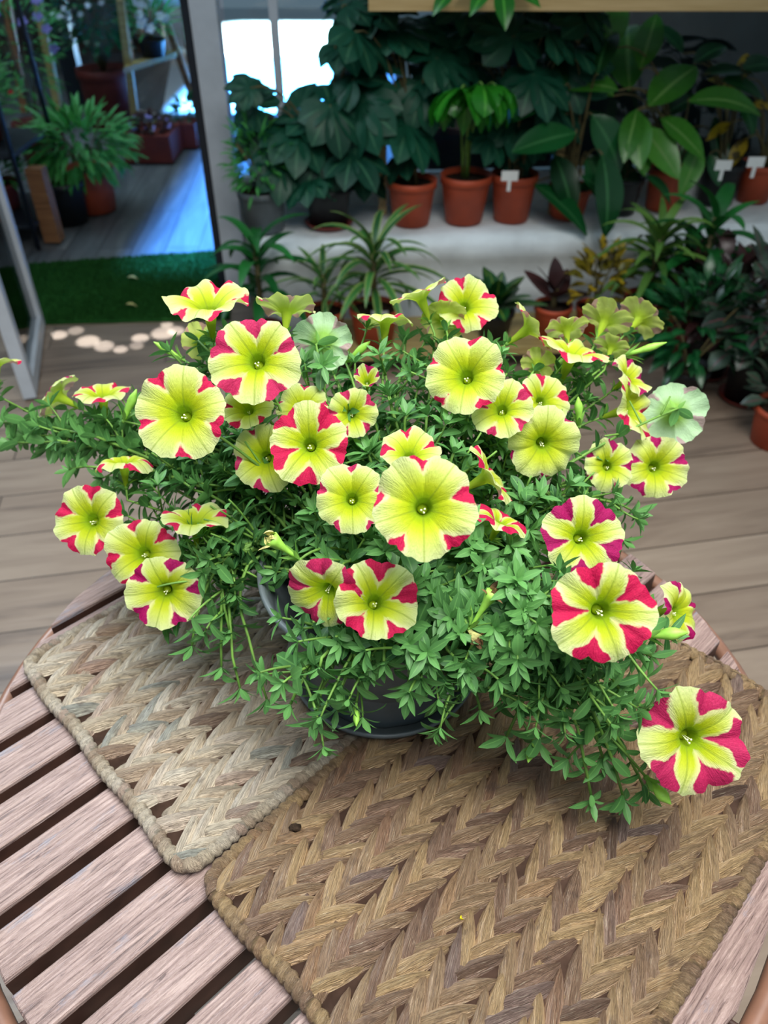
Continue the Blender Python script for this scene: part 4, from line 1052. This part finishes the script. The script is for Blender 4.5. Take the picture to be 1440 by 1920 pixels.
potted('potted_foliage_plant', 'tall plant with long upright mid-green leaves beside the black tagged pot on the ledge', 'plant', ledge_base(1252, 402, .08), .082, .064, .15, M['terra'],
       petiole_leaves([(1180,170,.30,(-.05,1,0)),(1150,90,.30,(-.1,1,0)),(1215,200,.22,(.7,.7,.1)),(1190,210,.18,(.0,-1,.3)),(1180,215,.20,(.3,-1,.3)),(1205,240,.20,(.5,-.8,.3)),(1238,220,.19,(.7,-.6,.2)),(1150,180,.2,(-.7,.4,.2)),(1290,190,.24,(1,.05,.4)),(1160,170,.17,(-.9,.3,.2)),(1310,275,.16,(-.3,-1,.2)),(1200,130,.2,(.3,1,0)),(1195,205,.17,(-.3,-.9,.3))], 'green_mid', 'oval', 6, None, -.08))
potted('potted_shrub', 'dark shrub with drooping pointed leaves in a black pot with a white tag', 'plant', ledge_base(1345, 385, .08), .082, .066, .15, M['black_pot'],
       petiole_leaves([(1300,120,.16,(.6,.5,0)),(1320,140,.18,(.8,.2,0)),(1280,100,.16,(-.4,.6,0)),(1350,150,.17,(.8,-.1,0)),(1310,180,.14,(-.6,-.2,0)),(1380,180,.15,(.6,-.6,0)),(1340,220,.14,(.2,-1,0)),(1390,130,.15,(.8,.3,0)),(1360,260,.13,(-.2,-1,0)),(1290,240,.13,(-.3,-1,0)),(1330,290,.11,(.4,-1,.2))], 'green_deep', 'oval', 7), tagpx=PY(1357, 310, 2.78))
potted('potted_variegated_shrub', 'yellow-spotted leafy plant in the terracotta pot at the right end with a white tag', 'plant', ledge_base(1412, 378, .074), .076, .058, .14, M['terra'],
       petiole_leaves([(1395,150,.10,(.1,1,0)),(1380,170,.10,(-.7,.5,0)),(1410,200,.10,(.7,.2,0)),(1400,260,.10,(-.3,-.4,0)),(1430,270,.1,(.4,-.6,0)),(1440,210,.12,(.7,0,0)),(1370,230,.09,(-.5,-.3,0))], 'croton', 'oval', 8), tagpx=PY(1418, 304, 2.72))
potted('potted_fern', 'small light green feathery plant in the grey pot beside the doorway post', 'plant', ledge_base(492, 442, .08), .085, .07, .14, M['grey_pot'],
       bushy('fern', 260, .10, .13, .055, .012, 12, cz=.10))
potted('potted_foliage_plant', 'shadowed leafy plant in the black pot between the two big-leaved plants', 'plant', ledge_base(1165, 408, .075), .078, .062, .13, M['black_pot'],
       petiole_leaves([(1120,340,.14,(-.6,-.4,.1)),(1170,300,.17,(0,-1,.2)),(1210,330,.13,(.7,-.4,.1)),(1150,260,.15,(-.3,.5,0))], 'green_deep', 'oval', 13))
# hanging sprig from the shelf above
sh = PY(945, 0, 2.66)
root = thing('potted_pothos', 'bright green leaves hanging over the edge of the top pine shelf', 'plant', (sh.x, 2.80, zt+.046))
obs = pot_mesh(Vector((sh.x, 2.80, zt+.046)), .07, .055, .12, M['terra'])
l = MB(); s = MB(); R = random.Random(4); p0 = Vector((sh.x, 2.80, zt+.16))
for (px, py, sz, dr) in [(915, -22, .09, (-.4, -.5, .1)), (942, -18, .11, (.1, -1, .2)), (960, -24, .10, (.7, -.4, .2)), (905, -24, .08, (-1, -.1, .1)), (850, -20, .09, (-.6, -.6, .1))]:
    p = PY(px, py, 2.62); s.tube(bez(p0, p0.lerp(p, .5)+Vector((0, 0, .04)), p, 6), .003, 5)
    l.leaf(p, camdir(*dr), camdir(0, .4, 1), sz, sz*.55, 7, .2, .5, .35, lv=R.random())
attach(root, *obs, s.build('stems', M['stem']), l.build('foliage', M['green_bright']))

# lower row on the board and the floor
BZ = .1008
def low_base(px, py, r, z=BZ):
    q = PG(px, py, z); yy = A0.y+.085*(q.x-A0.x); q.y = min(max(q.y, yy+r+.004), lfy(q.x)-r-.012); return Vector((q.x, q.y, z))
def lowY(x): return 0
potted('potted_dracaena', 'striped arching-leaf dracaena in the tagged terracotta pot below the centre of the ledge', 'plant', low_base(702, 640, .08), .084, .064, .13, M['terra'],
       strap('strap', 34, .30, .030, 21, 1.6, .20, 1.0), tagpx=PG(712, 592, .22)+Vector((0, 0, 0)))
potted('potted_dracaena', 'spiky green dracaena left of the striped one in a small terracotta pot', 'plant', low_base(612, 634, .066), .068, .052, .11, M['terra'],
       strap('strap', 22, .22, .022, 22, 1.4, .12, 1.0))
potted('potted_dracaena', 'plain green broad-strap dracaena at the doorway end of the lower row', 'plant', Vector((PG(505, 655, 0).x, 2.50, 0)), .075, .058, .13, M['terra_dark'],
       strap('strap_green', 24, .26, .042, 23, 1.7, .30, 1.0))
potted('potted_calathea', 'small dark upright-leaved plant between the striped dracaena and burgundy plant', 'plant', low_base(925, 630, .064), .066, .05, .10, M['black_pot'],
       strap('calathea', 16, .17, .062, 24, .6, .03, .7, .2))
potted('potted_rubber_plant', 'little burgundy paddle-leaved plant in a dark-topped terracotta pot', 'plant', low_base(1030, 625, .064), .066, .05, .11, M['terra'],
       strap('burgundy', 7, .14, .075, 25, .3, .06, .6, .15))
potted('potted_croton', 'yellow speckled croton in a small pot in the lower row', 'plant', low_base(1105, 622, .06), .062, .048, .10, M['terra'],
       bushy('croton', 70, .075, .10, .075, .034, 26, cz=.11, upw=.8))
potted('potted_dracaena', 'tall arching yellow-green dracaena at the right part of the lower row', 'plant', low_base(1200, 622, .078), .08, .062, .13, M['terra'],
       strap('yucca', 40, .26, .030, 27, 1.5, .22, 1.0))
potted('potted_foliage_plant', 'low leafy green plant in a terracotta pot with a pale tag, right lower row', 'plant', low_base(1262, 620, .07), .072, .056, .12, M['terra'],
       bushy('green_deep', 90, .11, .10, .08, .035, 28, cz=.09), tagpx=PG(1272, 560, .25))
potted('potted_dracaena', 'tall-stemmed green strap-leaved plant in the corner by the white side bench', 'plant', Vector((1.06, 2.50, 0)), .075, .058, .13, M['terra_dark'],
       strap('strap_green', 26, .26, .050, 29, 1.5, .38, 1.0))
potted('potted_foliage_plant', 'dark bushy plant in a black pot on a terracotta saucer, left of the begonia', 'plant', PG(1333, 722, .0)+Vector((0, .09, .0)), .085, .066, .17, M['black_pot'],
       bushy('burgundy', 150, .15, .15, .09, .045, 30, cz=.12), saucer=M['terra_dark'])
potted('potted_begonia', 'dark silvery begonia in a black pot on a terracotta saucer nearest the right wall', 'plant', PG(1412, 775, .0)+Vector((0, .09, .0)), .08, .062, .16, M['black_pot'],
       bushy('begonia', 170, .17, .18, .10, .06, 31, cz=.16), saucer=M['terra_dark'])
potted('potted_foliage_plant', 'low plant in a terracotta pot cut off by the right edge of the view', 'plant', PG(1462, 850, .0)+Vector((0, .06, .0)), .085, .065, .13, M['terra'],
       bushy('begonia', 60, .09, .08, .07, .04, 33, cz=.06))
potted('potted_foliage_plant', 'shaded green plant behind the two floor pots at right', 'plant', Vector((.98, 2.22, .0)), .075, .058, .13, M['black_pot'],
       bushy('green_deep', 170, .15, .16, .085, .03, 34, cz=.14))

# ------------------------------------------------------------------ the yard outside the door
def yard(px, py, z=0, dy=0): q = PG(px, py, z); return Vector((q.x, q.y+dy, z))
potted('potted_hosta', 'large bright green leafy plant spilling over a terracotta planter in the yard', 'plant', (-1.50, 4.12, 0), .125, .10, .21, M['terra'],
       bushy('fern', 330, .22, .13, .13, .030, 41, cz=.12, upw=.1))
potted('potted_ground_cover', 'black tub with low pale green plants in the yard beside the door', 'plant', yard(122, 428, 0, .10), .105, .085, .20, M['black_pot'],
       bushy('fern', 110, .09, .02, .03, .014, 42, cz=.02))
b = MB(); q = yard(283, 308)
root = thing('planter_box', 'brown rectangular planter with soil and heather in the yard', 'planter', q)
b.box((q.x-.16, q.y+.02, .002), (q.x+.13, q.y+.36, .15)); o1 = b.build('box', M['terra_dark'], smooth=False)
bs_ = bushy('burgundy', 160, .13, .05, .05, .03, 43, cz=.03, ry=.15, flowers=('pflower', 18, .010))(Vector((q.x-.02, q.y+.19, .15)), q)
attach(root, o1, *bs_)
q2 = yard(345, 285); b = MB(); b.box((q2.x-.05, q2.y+.08, .002), (q2.x+.07, q2.y+.30, .14)); root = thing('planter_box', 'small brown planter at the foot of the ladder stand in the yard', 'planter', q2)
attach(root, b.build('box', M['terra_dark'], smooth=False), *bushy('green_deep', 60, .08, .08, .07, .03, 44, cz=.05)(Vector((q2.x+.01, q2.y+.19, .14)), q2))
qb = yard(203, 248, 0, .17)
potted('potted_shrub', 'big dark shrub with pale blue blossoms in a brown barrel tub in the yard', 'plant', qb, .18, .16, .36, M['terra_dark'],
       bushy('green_deep', 800, .27, .42, .07, .035, 45, cz=.42, flowers=('wflower', 34, .022)))
# A-frame ladder stand
q = yard(268, 262); root = thing('ladder_stand', 'wooden A-frame plant ladder holding yellow flowers in the yard', 'stand', (q.x, q.y, 0))
p_a0, p_a1 = Vector((q.x, q.y+.02, 0.235)), PY(226, 0, q.y-.1)
p_b0, p_b1 = Vector((yard(358, 262).x, q.y+.42, 0)), PY(298, 0, q.y+.42)
p_a0.z = .0
q_ = Vector((q.x-.02, q.y-.045, 0)); p_a0 = q_
for a_, c_, mt in ((p_a0, p_a1, 'wood_pole'), (p_b0, p_b1, 'wood_brown')):
    b = MB(); b.tube([a_, c_], .030, 4); attach(root, b.build('leg', M[mt], smooth=False))
def ptc(t_, k): return (p_a0.lerp(p_a1, t_) if k == 0 else p_b0.lerp(p_b1, t_))
rz = []
for zz in (.42, .80):
    a_, c_ = ptc(zz/p_a1.z, 0), ptc(zz/p_b1.z, 1); b = MB(); 
    dv_ = Vector((0, .12, 0)); vs = [a_-dv_, c_-dv_, c_+dv_, a_+dv_]; vs += [v+Vector((0, 0, .03)) for v in vs]
    b.add(vs, [(0,3,2,1),(4,5,6,7),(0,1,5,4),(1,2,6,5),(2,3,7,6),(3,0,4,7)]); attach(root, b.build('rung', M['wood_pole'], smooth=False)); rz.append((a_.lerp(c_, .5), zz+.031))
for (m_, z_), lab_, fm in ((rz[1], 'pot of yellow flowers on the upper rung of the ladder stand', 'yflower'), (rz[0], 'pot of white flowers on the lower rung of the ladder stand', 'wflower')):
    potted('potted_daffodils', lab_, 'plant', Vector((m_.x, m_.y, z_)), .09, .07, .10, M['black_pot'], bushy('fern', 110, .12, .12, .14, .016, 46, cz=.10, flowers=(fm, 9, .035), upw=1.0))
# bench beyond
q = yard(330, 130); root = thing('bench', 'wooden bench with pale cushions far down the yard', 'bench', (q.x, q.y+.3, 0))
def bb(nm, lo, hi, m): b = MB(); b.box(lo, hi); o = b.build(nm, m, smooth=False); attach(root, o)
bx0, bx1, by = q.x-.52, q.x+.10, q.y+.3
bb('seat', (bx0, by, .36), (bx1, by+.5, .44), M['wood_brown']); bb('cushion', (bx0+.03, by+.02, .4401), (bx1-.03, by+.44, .50), M['white'])
bb('backrest', (bx0, by+.50, .5), (bx1, by+.55, .86), M['wood_brown'])
for x in (bx0+.0, bx1-.06): bb('leg', (x, by+.0, 0), (x+.06, by+.06, .3599), M['wood_brown']); bb('leg', (x, by+.49, 0), (x+.06, by+.5501, .3599), M['wood_brown'])
# near-left: metal display stand with plants and timber slats
q = yard(62, 470); root = thing('display_stand', 'black metal display stand at the left edge of the yard', 'stand', (q.x-.25, q.y, 0))
b = MB()
xs = (q.x-.42, q.x+.02)
for x in xs:
    for y in (q.y+.02, q.y+.5): b.tube([(x, y, 0), (x, y, 1.5)], .012, 6)
for z in (.10, .40, .95):
    b.tube([(xs[0], q.y+.02, z), (xs[1], q.y+.02, z), (xs[1], q.y+.5, z), (xs[0], q.y+.5, z), (xs[0], q.y+.02, z)], .008, 5)
attach(root, b.build('frame', M['dark_metal']))
for z in (.10, .40): b = MB(); b.box((xs[0], q.y+.03, z), (xs[1], q.y+.49, z+.012)); attach(root, b.build('tray', M['dark_metal'], smooth=False))
potted('potted_bedding_plant', 'mass of light green bedding plants with red and white blooms at the left stand', 'plant', Vector((q.x-.20, q.y+.25, .4125)), .11, .09, .10, M['terra_dark'], bushy('fern', 420, .20, .15, .07, .014, 51, cz=.10, flowers=('rflower', 10, .014), upw=.9))
potted('potted_bedding_plant', 'green grassy plant on the lower tray of the black metal stand', 'plant', Vector((q.x-.20, q.y+.25, .1125)), .10, .08, .12, M['terra_dark'], bushy('fern', 150, .15, .06, .07, .014, 52, cz=.05, upw=.8))
for px, lb in ((95, 'tall dark slim post standing in the yard'),):
    a_ = yard(150, 205); b = MB(); b.box((a_.x-.07, a_.y, 0), (a_.x+.05, a_.y+.1, 2.2)); tag(b.build('post', M['dark_metal'], smooth=False), lb, 'post')
a_ = yard(112, 262); 
potted('potted_tall_plant', 'tall wispy plant with violet and white blossoms at the far left of the yard', 'plant', Vector((-1.95, 4.75, 0)), .14, .11, .28, M['terra_dark'], bushy('fern', 420, .20, .40, .08, .016, 53, cz=.42, flowers=('pflower', 26, .03), upw=.6))
for k, (x0p, x1p) in enumerate(((5, 45), (62, 108))):
    b = MB(); p0_ = PY(x1p, 190, a_.y+.62); p1_ = PY(x0p, -40, a_.y+.72); p0_.z = max(p0_.z, 0); dirv = (p1_-p0_).normalized(); low = p0_-dirv*(p0_.z/dirv.z)
    b.tube([low+Vector((0, 0, .03)), p1_+dirv*.4], .035, 4)
    tag(b.build('timber_pole', M['wood_pole'] if k else M['wood_brown'], smooth=False), ('pale leaning timber pole behind the violet blossoms' if k else 'brown leaning timber pole at the far left edge'), 'pole')
a_ = yard(70, 470, 0); 
b = MB(); b.box((a_.x+.0, a_.y+.10, 0), (a_.x+.075, a_.y+.17, .33)); tag(b.build('timber_post', M['wood_brown'], smooth=False), 'short brown timber post behind the black tub', 'post')

# ------------------------------------------------------------------ groups of look-alikes
GR = {'potted_fatsia': 'lobed-leaf plants on the ledge', 'potted_dracaena': 'strap-leaved plants in the lower row', 'potted_philodendron': 'glossy-leaved plants on the ledge',
      'fallen_leaf': 'fallen leaves on the turf mat', 'placemat': 'woven placemats on the table', 'potted_daffodils': 'flower pots on the ladder stand',
      'planter_box': 'brown rectangular planters in the yard', 'timber_pole': 'leaning timber poles in the yard', 'potted_bedding_plant': 'bedding plants on the metal stand'}
for o in C.objects:
    if o.parent is None and o.get('label'):
        k = o.name.split('.')[0]
        if k in GR: o['group'] = GR[k]
